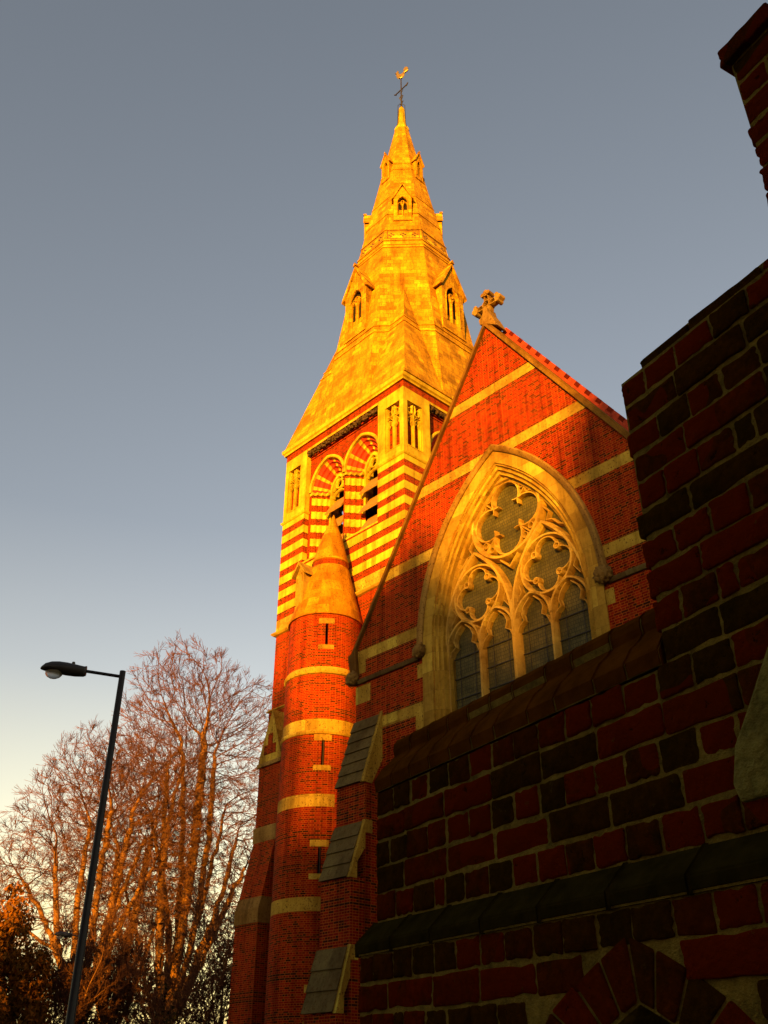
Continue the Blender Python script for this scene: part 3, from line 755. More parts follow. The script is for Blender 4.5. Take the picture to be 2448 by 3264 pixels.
for a, b in slits[1:3]:
    mb.mark(); r = TR(a)-.04
    for i in range(22):
        z = a+(b-a)*i/22; mb.tube((TX+r*math.cos(S1+.014), TY+r*math.sin(S1+.014), z), (TX+r*math.cos(S1+.02), TY+r*math.sin(S1+.02), z+.03), .022, .016, 4)
each(cpart, 'slit_chain', mb, M_lead, turret)
mb = MB(); CXC = TX
def cone(prof, m=0):
    for k in range(len(prof)-1):
        (r0, z0), (r1, z1) = prof[k], prof[k+1]
        c0 = TX+.28*max(0, (z0-18))/5.7; c1 = TX+.28*max(0, (z1-18))/5.7; seg = 72; dl = math.hypot(r1-r0, z1-z0)
        for i in range(seg):
            t0, t1 = 2*math.pi*i/seg, 2*math.pi*(i+1)/seg
            mb.face([(c0+r0*math.cos(t0),TY+r0*math.sin(t0),z0),(c0+r0*math.cos(t1),TY+r0*math.sin(t1),z0),(c1+r1*math.cos(t1),TY+r1*math.sin(t1),z1),(c1+r1*math.cos(t0),TY+r1*math.sin(t0),z1)], m,
                    [(1.2*t0,z0),(1.2*t1,z0),(1.2*t1,z0+dl),(1.2*t0,z0+dl)])
cone([(1.55,17.88),(1.70,17.90),(1.70,17.96),(1.28,19.35),(.90,20.72)]); cone([(.90,20.72),(.88,20.74),(.80,21.02)], 1)
cone([(.80,21.02),(.86,21.05),(.50,22.4),(.02,23.75)])
cpart('turret_cone', mb, [mat_stone('cone_stone', base=(.46,.215,.008), bw=.85, bh=.46, joint=.012, jd=-.25), M_plainbrick], turret, smooth=30)
mb = MB(); gxx, gyf = TX-.25, TY-1.42
mb.prism([(gxx-.28, 18.55), (gxx+.28, 18.55), (gxx+.28, 20.2), (gxx, 20.62), (gxx-.28, 20.2)], gyf, TY-.4)
for s in (-1, 1): mb.prism([(gxx, 20.88), (gxx+s*.44, 20.28), (gxx+s*.44, 20.16), (gxx, 20.72)], gyf-.14, TY-.5)
for s in (-1, 1): mb.bar([(gxx+s*.2, 18.7), (gxx+s*.2, 20.1), (gxx, 20.4)], .08, gyf-.06, gyf+.05)
cpart('turret_gablet', mb, M_dress, turret)

# tower's angle buttress at the far left corner of the front
mb = MB(); bx0, bx1 = -35.28, -33.7
mb.box(bx0, bx1, 25.2, 26.1, -G0, 13.0)
mb.prism([(25.2, 9.6), (24.5, 6.5), (24.5, -G0), (25.2, -G0)], bx0+.02, bx1-.02, 0, lambda p: (p[1], p[0], p[2]))
tb = cpart('tower_buttress', mb, M_tbrick)
mb = MB(); xm = (bx0+bx1)/2
mb.prism([(bx0-.03, 12.75), (bx1+.03, 12.75), (bx1+.03, 12.95), (xm, 15.2), (bx0-.03, 12.95)], 25.15, 26.1)
gb = cpart('gablet', mb, M_band, tb)
mb = MB()
mb.box(xm-.42, xm+.42, 25.12, 25.3, 13.12, 13.55); mb.box(xm-.16, xm+.16, 25.12, 25.3, 13.55, 14.05)
for s in (-1, 1): pass
cpart('brick_cross', mb, M_plainbrick, gb)
mb = MB(); mb.box(bx0-.04, bx1+.02, 25.13, 26.1, 9.3, 9.95); mb.mark(); mb.prism([(24.46, 5.95), (24.46, 6.5), (24.60, 6.95), (25.2, 6.95), (25.2, 5.95)], bx0-.02, bx1+.02, 0, lambda p: (p[1], p[0], p[2])); mb.mark()
mb.box(bx0-.08, bx1+.05, 25.1, 26.1, 12.6, 12.78)
each(cpart, 'set_off', mb, M_carv, tb)

# ------------------------------------------------------------------ foreground brick wall
aw = rad(-29.34); UW = -Vector((math.sin(aw), math.cos(aw), 0)); VW = Vector((math.cos(aw), -math.sin(aw), 0)); KW = .0173
WO = (-1.4, 1.62, -G0)
fw = empty('brick_wall', UW*WO[0]+VW*WO[1]+Vector((0, 0, 0)), math.atan2(UW.y, UW.x), 'old dark brick wall with rounded coping and stepped taller end, close to the viewer', 'wall')
def wpart(name, mb, mats, parent=None, **k):
    mb.v = [(x, y, z-KW*x) for x, y, z in mb.v]
    return build(name, mb, mats, parent or fw, org=WO, **k)
m, nt_, b_ = newmat('weathered_brick'); obj_, uv_ = coords(nt_)
gi = nt_.nodes.new('ShaderNodeNewGeometry'); ri = gi.outputs['Random Per Island']
cc = ramp(nt_, [(0, (.068,.034,.001)), (.3, (.090,.034,.001)), (.5, (.135,.028,.0006)), (.8, (.19,.024,.0003)), (1, (.225,.024,.0003))], ri)
n1 = nz(nt_, 9, obj_, 5, .65); n2 = nz(nt_, 45, obj_, 4, .7)
cc = mix(nt_, ramp(nt_, [(.48, (0,0,0)), (.66, (.7,.7,.7))], n1), cc, (.040, .024, .002))
cc = mix(nt_, .6, cc, ramp(nt_, [(.3, (.5,.5,.5)), (.7, (1.5,1.4,1.4))], n2), 'MULTIPLY')
sx_n = nt_.nodes.new('ShaderNodeSeparateXYZ'); nt_.links.new(obj_, sx_n.inputs[0]); lf = nz(nt_, 1.6, obj_, 3)
redm = math_(nt_, 'MULTIPLY', math_(nt_, 'GREATER_THAN', math_(nt_, 'ADD', math_(nt_, 'ADD', lf, math_(nt_, 'MULTIPLY', ri, .25)), math_(nt_, 'MULTIPLY', sx_n.outputs[0], .12)), .66), .75)
cc = mix(nt_, redm, cc, (.22, .023, .0003)); n4 = nz(nt_, 22, obj_, 6, .75)
cc = mix(nt_, math_(nt_, 'MULTIPLY', math_(nt_, 'GREATER_THAN', n4, .66), .45), cc, (.16, .11, .02))
cc = mix(nt_, math_(nt_, 'MULTIPLY', math_(nt_, 'LESS_THAN', n4, .36), .7), cc, (.018, .010, .002))
nt_.links.new(cc, b_.inputs['Base Color']); b_.inputs['Specular IOR Level'].default_value = 0.0; bump(nt_, b_, math_(nt_, 'ADD', math_(nt_, 'MULTIPLY', n4, 1.9), math_(nt_, 'MULTIPLY', n2, .5)), .016, 1.0); b_.inputs['Roughness'].default_value = .95
M_ob = m
m, nt_, b_ = newmat('lime_mortar'); obj_, uv_ = coords(nt_); n1 = nz(nt_, 30, obj_, 5, .7); n2 = nz(nt_, 160, obj_, 2, .7); n3 = nz(nt_, 4, obj_, 3)
cc = ramp(nt_, [(.3, (.17,.115,.012)), (.55, (.34,.235,.03)), (.8, (.52,.37,.06))], n1); cc = mix(nt_, .6, cc, ramp(nt_, [(.3, (.5,.5,.4)), (.7, (1.35,1.35,1.3))], n3), 'MULTIPLY')
nt_.links.new(cc, b_.inputs['Base Color']); bump(nt_, b_, math_(nt_, 'ADD', n1, n2), .008, .9); M_mortar = m
def rbrick(mb, u0, u1, z0, z1, v, rnd, depth=.10, ch=None):
    # a worn brick: rounded front face with uneven corners
    ch = ch or rnd.uniform(.0025, .0045); j = lambda s=.003: rnd.uniform(-s, s)
    c = [(u0+j(), z0+j()), (u1+j(), z0+j()), (u1+j(), z1+j()), (u0+j(), z1+j())]
    n = 3; rr_ = [rnd.uniform(0, .010)*(rnd.random() < .3) for _ in range(4)]
    jit = [[rnd.uniform(-.0012, .0022) if rnd.random() < .8 else rnd.uniform(.002, .006) for _ in range(4)] for _ in range(4)]
    def loop(ins, y):
        L = []
        for k, (cu, cz) in enumerate(((1,1),(-1,1),(-1,-1),(1,-1))):
            x, z = c[k]; r = ch*1.5+rr_[k]
            for q in range(n+1):
                a = math.pi+k*math.pi/2+q*math.pi/2/n
                L.append((x+cu*(ins+r)+math.cos(a)*r, y, z+cz*(ins+r)+math.sin(a)*r))
        M = []
        for k in range(len(L)):
            p, q = L[k], L[(k+1) % len(L)]; M.append(p)
            if k % 4 == 3:
                side = k//4; t_ = jit[side]
                for i, tt in enumerate((.2, .4, .6, .8)):
                    o = t_[i]; dx, dz = ((0, o), (-o, 0), (0, -o), (o, 0))[side]
                    M.append((p[0]+(q[0]-p[0])*tt+dx, y, p[2]+(q[2]-p[2])*tt+dz))
        return M
    L0, L1, L2, L3 = loop(0, v+depth), loop(0, v+ch), loop(ch*.35, v+ch*.35), loop(ch*1.2, v)
    base = len(mb.v); N = len(L0)
    for L in (L0, L1, L2, L3): mb.v += L
    cen = (sum(p[0] for p in L3)/N, v-rnd.uniform(0, .002), sum(p[2] for p in L3)/N); mb.v.append(cen); ci = len(mb.v)-1
    for a in range(3):
        for i in range(N):
            k = (i+1) % N; mb.f.append((base+a*N+i, base+a*N+k, base+(a+1)*N+k, base+(a+1)*N+i)); mb.m.append(0); mb.uv += [(0,0)]*4
    for i in range(N): mb.f.append((base+3*N+i, base+3*N+(i+1) % N, ci)); mb.m.append(0); mb.uv += [(0,0)]*3
rnd = random.Random(11)
CH_ = .0775
AP = (-1.575, .250)                              # outer point of the little arch
def in_arch(u, z):
    if z > AP[1]: return False
    l = AP[0]-(AP[1]-z)*2.3; r = AP[0]+(AP[1]-z)*2.05; return l < u < r
STN = [(-1.272,.452),(-1.283,.49),(-1.262,.56),(-1.215,.62),(-1.145,.715),(-1.08,.80),(-1.02,.86),(-.6,.86),(-.6,.452)]
def in_stone(u, z):
    if not (.452 < z < .86): return False
    for a, b in zip(STN[:6], STN[1:7]):
        if a[1] <= z <= b[1]: return u > a[0]+(b[0]-a[0])*(z-a[1])/(b[1]-a[1]+1e-9)
    return False
def row(mb, z0, z1, ul, ur, k, v=1.5, tooth=0):
    u = ul+rnd.uniform(-tooth, tooth); head = k % 2 == 0; first = True
    while u < ur:
        L = (.108 if head else .222)*rnd.uniform(.93, 1.07)
        if first and not head: L = .17
        if first and head and rnd.random() < .6: L = .085
        if not first and rnd.random() < .07: L = .055
        first = False
        e = min(u+L, ur); zc = (z0+z1)/2
        if e-u > .02:
            g = rnd.uniform(.0015, .0038)
            uu0, uu1 = u+g, e-g
            if not in_arch((u+e)/2, zc) and not in_stone(u, zc):
                if in_arch(uu1, zc): uu1 = max(uu0+.03, AP[0]-(AP[1]-zc)*2.3)
                if in_arch(uu0, zc): uu0 = min(uu1-.03, AP[0]+(AP[1]-zc)*2.05)
                hh = rnd.uniform(.0025, .0055)
                rbrick(mb, uu0, uu1, z0+hh, z1-hh*.8, v+rnd.uniform(-.003, .003), rnd)
        u = e
mb = MB(); k = 0
z = .785
while z > .40: row(mb, z-CH_, z, -2.72, 1.6, k, tooth=.004); z -= CH_; k += 1
z = .300; k = 0
while z > -.75: row(mb, z-.0745, z, -2.715, 1.6, k, v=1.44, tooth=.004); z -= .0745; k += 1
z = .785; k = 1
while z < 1.50: row(mb, z, z+CH_, -1.417, 1.6, k, tooth=.014); z += CH_; k += 1
ztop = z
k = 0; z = ztop+.0
row(mb, z, z+.045, -1.345, 1.6, 1, v=1.515)
zt2 = z+.045
z = zt2+.0
while z < 2.16: row(mb, z, z+CH_, -.873, 1.6, k, tooth=.008); z += CH_; k += 1
row(mb, z, z+.07, -.888, 1.6, 1, v=1.485)
ZT3 = z+.07
brk = wpart('bricks', mb, M_ob)
brk.data.polygons.foreach_set('use_smooth', [True]*len(brk.data.polygons))
mb = MB()
mb.box(-2.712, 1.6, 1.5035, 1.735, .30, .78); mb.box(-1.408, 1.6, 1.5035, 1.735, .775, ztop+.004); mb.box(-1.34, 1.6, 1.522, 1.72, ztop, zt2+.002)
mb.box(-.866, 1.6, 1.5035, 1.735, zt2-.01, ZT3-.004)
# lower body with the opening of the small arch cut through
oi = [(-1.86,-.8),(-1.86,-.02),(-1.76,.07),(-1.625,.128),(-1.51,.075),(-1.42,-.02),(-1.42,-.8)]
oi = [(x*.96, z*.96) for x, z in oi]
lo = [(-2.707,-1.6)]+[(-1.86*.96,-1.6)]+oi+[(-1.42*.96,-1.6),(1.6,-1.6),(1.6,.300),(-2.707,.300)]
mb.prism(lo, 1.4435, 1.80)
wpart('mortar_core', mb, M_mortar)
mb = MB(); mb.box(-2.1, -1.2, 1.79, 1.82, -1.2, .25); wpart('arch_shade_board', mb, M_dark)  # dark board standing in for the shade behind the arch
# coping of moulded bricks
sec = [(1.498,.787),(1.494,.822),(1.523,.866),(1.553,.893),(1.570,.914),(1.566,.935),(1.568,.955),(1.582,.972),(1.605,.983),(1.625,.985)]
sec = sec+[(3.25-y, z) for y, z in sec[::-1][1:]]
mb = MB(); u = -2.725; rnd2 = random.Random(4)
while u < -1.425:
    L = rnd2.choice((.112, .112, .15)); e = min(u+L, -1.418)
    if -1.418-e < .05: e = -1.418
    dz = rnd2.uniform(-.001, .001); dy = rnd2.uniform(-.001, .001)
    A = [(u+.004, y+dy, z+dz) for y, z in sec]; B = [(e-.004, y+dy, z+dz) for y, z in sec]
    b0 = len(mb.v); n = len(sec); mb.v += A+B
    for i in range(n-1): mb.f.append((b0+i, b0+i+1, b0+n+i+1, b0+n+i)); mb.m.append(0); mb.uv += [(0,0)]*4
    mb.f.append(tuple(range(b0, b0+n))); mb.m.append(0); mb.uv += [(0,0)]*n
    mb.f.append(tuple(range(b0+2*n-1, b0+n-1, -1))); mb.m.append(0); mb.uv += [(0,0)]*n
    u = e
M_mb = mat_plain('moulded_brick', (.13, .042, .003), .9, .5, 14, bmp=.012, spec=.0)
wpart('coping', mb, M_mb, bevel=.002)
mb = MB(); s2c = [(y+(1.625-y)*.015, z-.0022) for y, z in sec]
mb.loft([[(-2.72, y, z) for y, z in s2c], [(-1.42, y, z) for y, z in s2c]]); wpart('coping_mortar', mb, M_mortar)
# plinth: chamfered dark course
m = mat_plain('dark_plinth_brick', (.036, .026, .004), .9, .5, 18, bmp=.014, spec=.0); M_pl = m
mb = MB(); u = -2.725; sec = [(1.436,.302),(1.435,.332),(1.497,.394),(1.55,.400),(1.55,.302)]
while u < 1.6:
    L = rnd2.uniform(.20, .235); e = u+L
    b0 = len(mb.v); n = len(sec); mb.v += [(u+.003, y, z) for y, z in sec]+[(e-.003, y, z) for y, z in sec]
    for i in range(n): mb.f.append((b0+i, b0+(i+1)%n, b0+n+(i+1)%n, b0+n+i)); mb.m.append(0); mb.uv += [(0,0)]*4
    mb.f.append(tuple(range(b0, b0+n))); mb.m.append(0); mb.uv += [(0,0)]*n
    mb.f.append(tuple(range(b0+2*n-1, b0+n-1, -1))); mb.m.append(0); mb.uv += [(0,0)]*n
    u = e
wpart('plinth', mb, M_pl, bevel=.004)
mb = MB(); mb.loft([[(x, y, z) for y, z in ((1.4385,.30),(1.4375,.331),(1.499,.392),(1.52,.394))] for x in (-2.71, 1.6)]); wpart('plinth_mortar', mb, M_mortar)
mb = MB(); mb.prism(STN, 1.490, 1.60); wpart('stone_block', mb, mat_plain('lichen_limestone', (.27, .23, .05), .95, .55, 26, bmp=.05, spec=.02), weld=True, bevel=.008)
# voussoirs
mb = MB(); rnd3 = random.Random(8)
def vous(p0, p1, q0, q1):                     # p outer pair, q inner pair
    c = [p0, p1, q1, q0]; mb_c = (sum(x for x, z in c)/4, sum(z for x, z in c)/4)
    pts = [(mb_c[0]+(x-mb_c[0])*.88, mb_c[1]+(z-mb_c[1])*.93) for x, z in c]
    mb.prism(pts, 1.4365+rnd3.uniform(0, .003), 1.5)
outL = [(-1.64,.262),(-1.735,.222),(-1.83,.178),(-1.92,.130),(-1.99,.06),(-2.03,-.03),(-2.05,-.13)]
inL = [(-1.628,.128),(-1.68,.108),(-1.735,.082),(-1.785,.05),(-1.825,.01),(-1.85,-.05),(-1.86,-.13)]
outR = [(-1.64,.262),(-1.56,.228),(-1.475,.185),(-1.385,.130),(-1.31,.07),(-1.26,-.02),(-1.24,-.12)]
inR = [(-1.628,.128),(-1.585,.110),(-1.535,.085),(-1.49,.052),(-1.455,.012),(-1.43,-.04),(-1.42,-.12)]
for O_, I_ in [([(x*.96, z*.96) for x, z in o1], [(x*.96, z*.96) for x, z in i1]) for o1, i1 in ((outL, inL), (outR, inR))]:
    for i in range(len(O_)-1): vous(O_[i], O_[i+1], I_[i], I_[i+1])
wpart('arch_bricks', mb, M_ob, weld=True, bevel=.006)

# ------------------------------------------------------------------ street lamps
M_pole = mat_plain('black_painted_steel', (.018, .018, .022), .45, .2, 6, bmp=.001)
M_case = mat_plain('dark_lantern_casing', (.05, .045, .045), .5, .2, 6, bmp=.001)
def street_lamp(loc, rz, s, label, sh=None):
    e = empty('street_lamp', loc, rz, label, 'street lamp', 'street lamps beside the road')
    e.scale = (s, s, s); hp = 7.88
    mb = MB(); mb.lathe([(.075,0),(.075,1.2),(.066,1.25),(.052,hp),(.0,hp+.01)], seg=20); build('pole', mb, M_pole, e, smooth=40)
    mb = MB(); mb.tube((-.02,0,hp-.10), (-.66,0,hp-.03), .028, .028, 10); build('arm', mb, M_pole, e, smooth=40)
    # lantern: sections along -x
    sec = [(-.62,.055,-.09,.09),(-.66,.10,-.105,.075),(-.8,.115,-.11,.10),(-.95,.13,-.10,.125),(-1.1,.14,-.075,.135),(-1.22,.135,-.055,.125),(-1.32,.10,-.04,.09),(-1.38,.05,-.03,.03),(-1.40,.015,-.02,.0)]
    mb = MB(); n = 20; Ls = []
    for x, wv, zb, zt in sec:
        L = []
        for i in range(n):
            a = 2*math.pi*i/n; yy = wv*math.cos(a); zz = (zt if math.sin(a) > 0 else -zb)*math.sin(a)
            L.append((x, yy, hp-.03+zz+(-x-.62)*.02))
        Ls.append(L)
    mb.loft(Ls, 0, True); mb.face(Ls[0]); h = build('lantern', mb, M_case, e, smooth=50)
    mb = MB(); mb.lathe([(.0,-.135),(.05,-.13),(.09,-.10),(.115,-.055),(.12,0)], seg=20)
    mb.v = [(-1.16+x*1.25, y*.95, hp-.075+z*.9) for x, y, z in mb.v]
    g, ntg, bg_ = newmat('frosted_bowl'); bg_.inputs['Base Color'].default_value = (.45,.40,.28,1); bg_.inputs['Transmission Weight'].default_value = .7; bg_.inputs['Roughness'].default_value = .35
    build('bowl', mb, g, h, smooth=50)
    mb = MB(); mb.lathe([(.03,0),(.03,.035),(.022,.05),(.0,.055)], seg=12); mb.v = [(x-.86, y, hp+z+.075) for x, y, z in mb.v]; build('photocell', mb, M_lead, h)
    return e
street_lamp((-4.60, 15.85, 0), rad(8), 1.0, 'tall black street lamp with single lantern arm, nearest the camera in front of bare trees')
street_lamp((-11.6, 40.4, 0), rad(4), .87, 'small distant street lamp half hidden behind the near lamp post')

# ------------------------------------------------------------------ trees
M_bark = mat_plain('bark', (.24, .11, .035), .9, .5, 3, bmp=.03)
M_twig = mat_plain('twig', (.135, .058, .032), .9, .25, 2, bmp=0, spec=.05)
def segs_mesh(name, segs, mat, parent, n=3):
    v = []; f = []
    for p0, p1, r0, r1 in segs:
        d = p1-p0
        if d.length < 1e-5: continue
        a = d.orthogonal().normalized(); b = d.normalized().cross(a); k = len(v)
        for p, r in ((p0, r0), (p1, r1)):
            for i in range(n):
                t = 2*math.pi*i/n; v.append(p+(a*math.cos(t)+b*math.sin(t))*r)
        for i in range(n): f.append((k+i, k+(i+1) % n, k+n+(i+1) % n, k+n+i))
    me = bpy.data.meshes.new(name); me.from_pydata([tuple(x) for x in v], [], f); me.materials.append(mat)
    me.polygons.foreach_set('use_smooth', [n > 3]*len(me.polygons))
    o = bpy.data.objects.new(name, me); COL.objects.link(o); o.parent = parent; return o
def bare_tree(loc, height, stems, seed, label, spread=.42, dens=1.0, name='bare_tree', group='bare trees beside the tower', cat='tree', trunk_r=.32):
    e = empty(name, loc, 0, label, cat, group); R = random.Random(seed); big = []; fine = []
    def rv(s): return Vector((R.gauss(0, s), R.gauss(0, s), R.gauss(0, s)))
    MAXL = 6
    def grow(p, d, L, r, lvl):
        n = (10, 7, 6, 5, 4, 3, 3)[lvl]
        seg = L/n; q = p.copy(); dd = d.copy(); pts = [(q.copy(), r)]; az = R.uniform(0, 6.28)
        for i in range(n):
            dd = (dd+rv((.05, .09, .11, .12, .13, .13, .13)[lvl])+Vector((0, 0, (.03, .06, .06, .04, .03, .03, .03)[lvl]))).normalized()
            q = q+dd*seg; rr = r*(1-(i+1)/n*.60); pts.append((q.copy(), rr))
            if lvl < MAXL and i >= (3 if lvl == 0 else 1):
                nb = 1 if R.random() < dens*(2.2 if lvl < 3 else 1.75) else 0
                if lvl == 0 and R.random() < .7: nb += 1
                for _ in range(nb):
                    ang = R.uniform(.40, .80); az += 2.4+R.uniform(-.5, .5)
                    o_ = dd.orthogonal().normalized(); o_.rotate(Matrix.Rotation(az, 3, dd)); nd = (dd*math.cos(ang)+o_*math.sin(ang)).normalized()
                    fl = (.46, .58, .58, .58, .58, .6)[lvl]*R.uniform(.65, 1.1)*(1-.45*i/n)
                    grow(q.copy(), nd, L*fl, rr*.58, lvl+1)
        if lvl < MAXL: grow(q.copy(), dd, L*(.34 if lvl == 0 else .45), r*.38, lvl+1)
        for (a, ra), (b, rb) in zip(pts, pts[1:]): (big if lvl < 2 else fine).append((a, b, max(ra, .011), max(rb, .008)))
    for (dx, dy, lean, az, hh, r, zs) in stems:
        d = Vector((math.sin(lean)*math.cos(az), math.sin(lean)*math.sin(az), math.cos(lean)))
        grow(Vector((dx, dy, zs)), d, height*hh, r, 0); big.append((Vector((0, 0, 0)), Vector((dx, dy, zs)), r, r))
    if stems[0][6] > .5: big.append((Vector((0, 0, 0)), Vector((0, 0, stems[0][6]+.4)), trunk_r*1.15, trunk_r))
    segs_mesh('trunk', big, M_bark, e, 7); segs_mesh('crown', fine, M_twig, e, 3)
    return e
import numpy as np
def crown_tree(loc, blobs, leaders, trunk_h, seed, label, npts=2600, D=.34, name='bare_tree', group='bare trees beside the tower', tip=.010, trunk_r=None, droop=0.0):
    """blobs: (x, y, z, rx, rz); leaders: heads reached by the first limbs"""
    e = empty(name, loc, 0, label, 'tree', group); rg = np.random.default_rng(seed)
    P = []; vol = np.array([b[3]*b[3]*b[4] for b in blobs]); vol = vol/vol.sum()
    for _ in range(npts):
        b = blobs[rg.choice(len(blobs), p=vol)]; d = rg.normal(size=3); d /= np.linalg.norm(d); r = rg.random()**.36
        P.append((b[0]+d[0]*r*b[3], b[1]+d[1]*r*b[3], b[2]+d[2]*r*b[4]))
    P = np.array(P); P = P[P[:, 2] > trunk_h*.9]
    N = [np.array((0, 0, 0.))]; par = [-1]
    def run(frm, to, wob):
        a = N[frm]; v = np.array(to)-a; k = max(2, int(np.linalg.norm(v)/D)); cur = frm; bend = rg.normal(size=3)*wob
        for i in range(1, k+1):
            t = i/k; p = a+v*t+bend*math.sin(math.pi*t)+rg.normal(size=3)*.05
            N.append(p); par.append(cur); cur = len(N)-1
        return cur
    base = run(0, (0, 0, trunk_h), .1)
    for l in leaders: run(base-int(rg.integers(0, 3)), l, .5)
    dm = np.full(len(P), 1e9); ni = np.zeros(len(P), int)
    def upd(lo):
        A = np.array(N[lo:])
        for c in range(0, len(A), 400):
            dd = np.linalg.norm(P[:, None]-A[None, c:c+400], axis=2); j = dd.argmin(1); m = dd[np.arange(len(P)), j]
            q = m < dm; dm[q] = m[q]; ni[q] = j[q]+lo+c
    upd(0); kc = {}
    for it in range(90):
        act = dm < 7.0
        if not act.any(): break
        ids = ni[act]; pts = P[act]; lo = len(N); seen = {}
        vec = pts-np.array(N)[ids]; vec /= np.linalg.norm(vec, axis=1)[:, None]+1e-9
        for k in np.unique(ids):
            if kc.get(int(k), 0) > 2: continue
            v = vec[ids == k].sum(0); n_ = np.linalg.norm(v)
            if n_ < 1e-6: continue
            v = v/n_; pv = N[k]-N[par[k]] if par[k] >= 0 else np.array((0, 0, 1.)); pv = pv/(np.linalg.norm(pv)+1e-9)
            v = v+.55*pv+rg.normal(size=3)*.10; v /= np.linalg.norm(v)
            N.append(N[k]+v*D); par.append(int(k)); kc[int(k)] = kc.get(int(k), 0)+1
        if len(N) == lo or len(N) > 16000: break
        upd(lo); keep = dm > D*1.45
        P = P[keep]; dm = dm[keep]; ni = ni[keep]
        if len(P) == 0: break
    n = len(N); ex = 2.06; acc = np.zeros(n); kids = np.zeros(n, int)
    for i in range(n-1, 0, -1):
        if acc[i] == 0: acc[i] = tip**ex
        acc[par[i]] += acc[i]; kids[par[i]] += 1
    R_ = acc**(1/ex)
    R_ = np.where(R_ > .045, .045+(R_-.045)*1.75, R_)
    big = []; fine = []
    V = [Vector(p) for p in N]
    for i in range(1, n):
        (big if R_[i] > .07 else fine).append((V[par[i]], V[i], min(R_[par[i]], R_[i]*1.5), R_[i]))
    rr = random.Random(seed)
    for i in range(1, n):
        if R_[i] > .035: continue
        d = (V[i]-V[par[i]]).normalized(); out = Vector((V[i].x, V[i].y, (V[i].z-blobs[0][2])*.8)).normalized()
        for _ in range(6 if kids[i] == 0 else (2 if rr.random() < .75 else 1)):
            dd = (d+out*.35+Vector((rr.gauss(0, .36), rr.gauss(0, .36), rr.gauss(0, .34)-droop))).normalized(); L = rr.uniform(.35, .95); q = V[i]
            for g_ in range(3):
                q2 = q+dd*L/3; fine.append((q, q2, tip*.9, tip*.7)); q = q2; dd = (dd+Vector((rr.gauss(0, .07), rr.gauss(0, .07), rr.gauss(0, .07)+.04))).normalized()
                if g_ < 2 and rr.random() < .8:
                    sd_ = (dd+Vector((rr.gauss(0, .55), rr.gauss(0, .55), rr.gauss(0, .55)))).normalized(); fine.append((q, q+sd_*L*rr.uniform(.25, .5), tip*.7, tip*.6))
    big = [(a, b, max(r0, .012), max(r1, .012)) for a, b, r0, r1 in big]
    segs_mesh('trunk', big, M_bark, e, 7); segs_mesh('crown', fine, M_twig, e, 3)
    return e
def pol(az, d): return (math.sin(rad(az))*d, math.cos(rad(az))*d, 0)
T1 = crown_tree(pol(-11.6, 62), [(0,0,18,5.6,9.3), (1.5,0,13,6.5,5.5), (-1.0,0,23,3.9,5.2), (3.2,0,21,3.6,5)], [(-.6,0,21), (.7,.6,22), (2.6,0,17), (-2.4,.3,17), (4.2,-.3,13.5), (-.2,-1.2,19), (-1.5,.8,20), (1.7,-.8,20), (3.4,.4,15.5), (-3.4,-.4,13)], 4.2, 3, 'tallest bare tree, many upright limbs, right beside the church tower', npts=6200, tip=.0125)
T2 = crown_tree(pol(-15.7, 60), [(0,0,13,6.0,7), (-2.9,0,12,4.4,4.3), (2,0,16,4.2,5.2), (-1.5,0,17,3.3,4.0)], [(-1,0,15), (1.2,.5,16), (-4.4,0,12), (-2.6,-1,14), (3.0,0,13), (.2,-.8,16), (-5.2,.6,10), (2.2,.6,14.5)], 4.6, 8, 'lower wide bare tree on the left whose branches reach past the lamp post', npts=5200, tip=.012)
T3 = crown_tree(pol(-14.3, 80), [(0,0,18,6.5,8.5)], [(-1,0,18), (1.5,0,19), (3,0,15), (-3,0,15)], 4, 21, 'middle bare tree standing farther back, between the other two', npts=2800, D=.42, tip=.013)
rndS = random.Random(77)
SAP = []
for az, d, h, sd in ((-9.6, 50, 9, 31), (-13.5, 52, 8, 33), (-17.8, 50, 7.5, 34), (-19.8, 54, 9, 35)):
    SAP.append(bare_tree(pol(az, d), h, [(rndS.uniform(-1,1), rndS.uniform(-1,1), rndS.uniform(.1,.5), rndS.uniform(0,6.28), .75, .07, .2) for _ in range(3)], sd,
        {31: 'brown leafless thicket beside the foot of the brick tower', 33: 'brown leafless thicket between the two big trunks', 34: 'brown leafless thicket just left of the near lamp post', 35: 'brown leafless thicket behind the evergreen at the left edge'}[sd],
        name='leafless_bush', group='leafless thickets under the bare trees', cat='bush', dens=.45))
# leafy masses
def leaves(name, clumps, mat, parent, n, size, droop, seed):
    R = random.Random(seed); v = []; f = []
    tot = sum(c[3]**2 for c in clumps)
    for (cx, cy, cz, r, sq) in clumps:
        for _ in range(int(n*r*r/tot)):
            d = Vector((R.gauss(0,1), R.gauss(0,1), R.gauss(0,1))).normalized()*r*(R.random()**.45)
            q = noise.noise(Vector((cx+d.x, cy+d.y, cz+d.z))*1.3)
            if q < -.16: continue
            p = Vector((cx+d.x, cy+d.y, cz+d.z*sq)); a = Vector((R.gauss(0,1), R.gauss(0,1), R.gauss(0,.5)-droop)).normalized(); b = a.orthogonal().normalized()
            b.rotate(Matrix.Rotation(R.uniform(0, 6.28), 3, a)); s = size*R.uniform(.5, 1.4); k = len(v)
            v += [p-b*s*.3, p+a*s*.5-b*s*.12, p+a*s, p+a*s*.5+b*s*.3]; f.append((k, k+1, k+2, k+3))
    me = bpy.data.meshes.new(name); me.from_pydata([tuple(x) for x in v], [], f); me.materials.append(mat)
    o = bpy.data.objects.new(name, me); COL.objects.link(o); o.parent = parent; return o
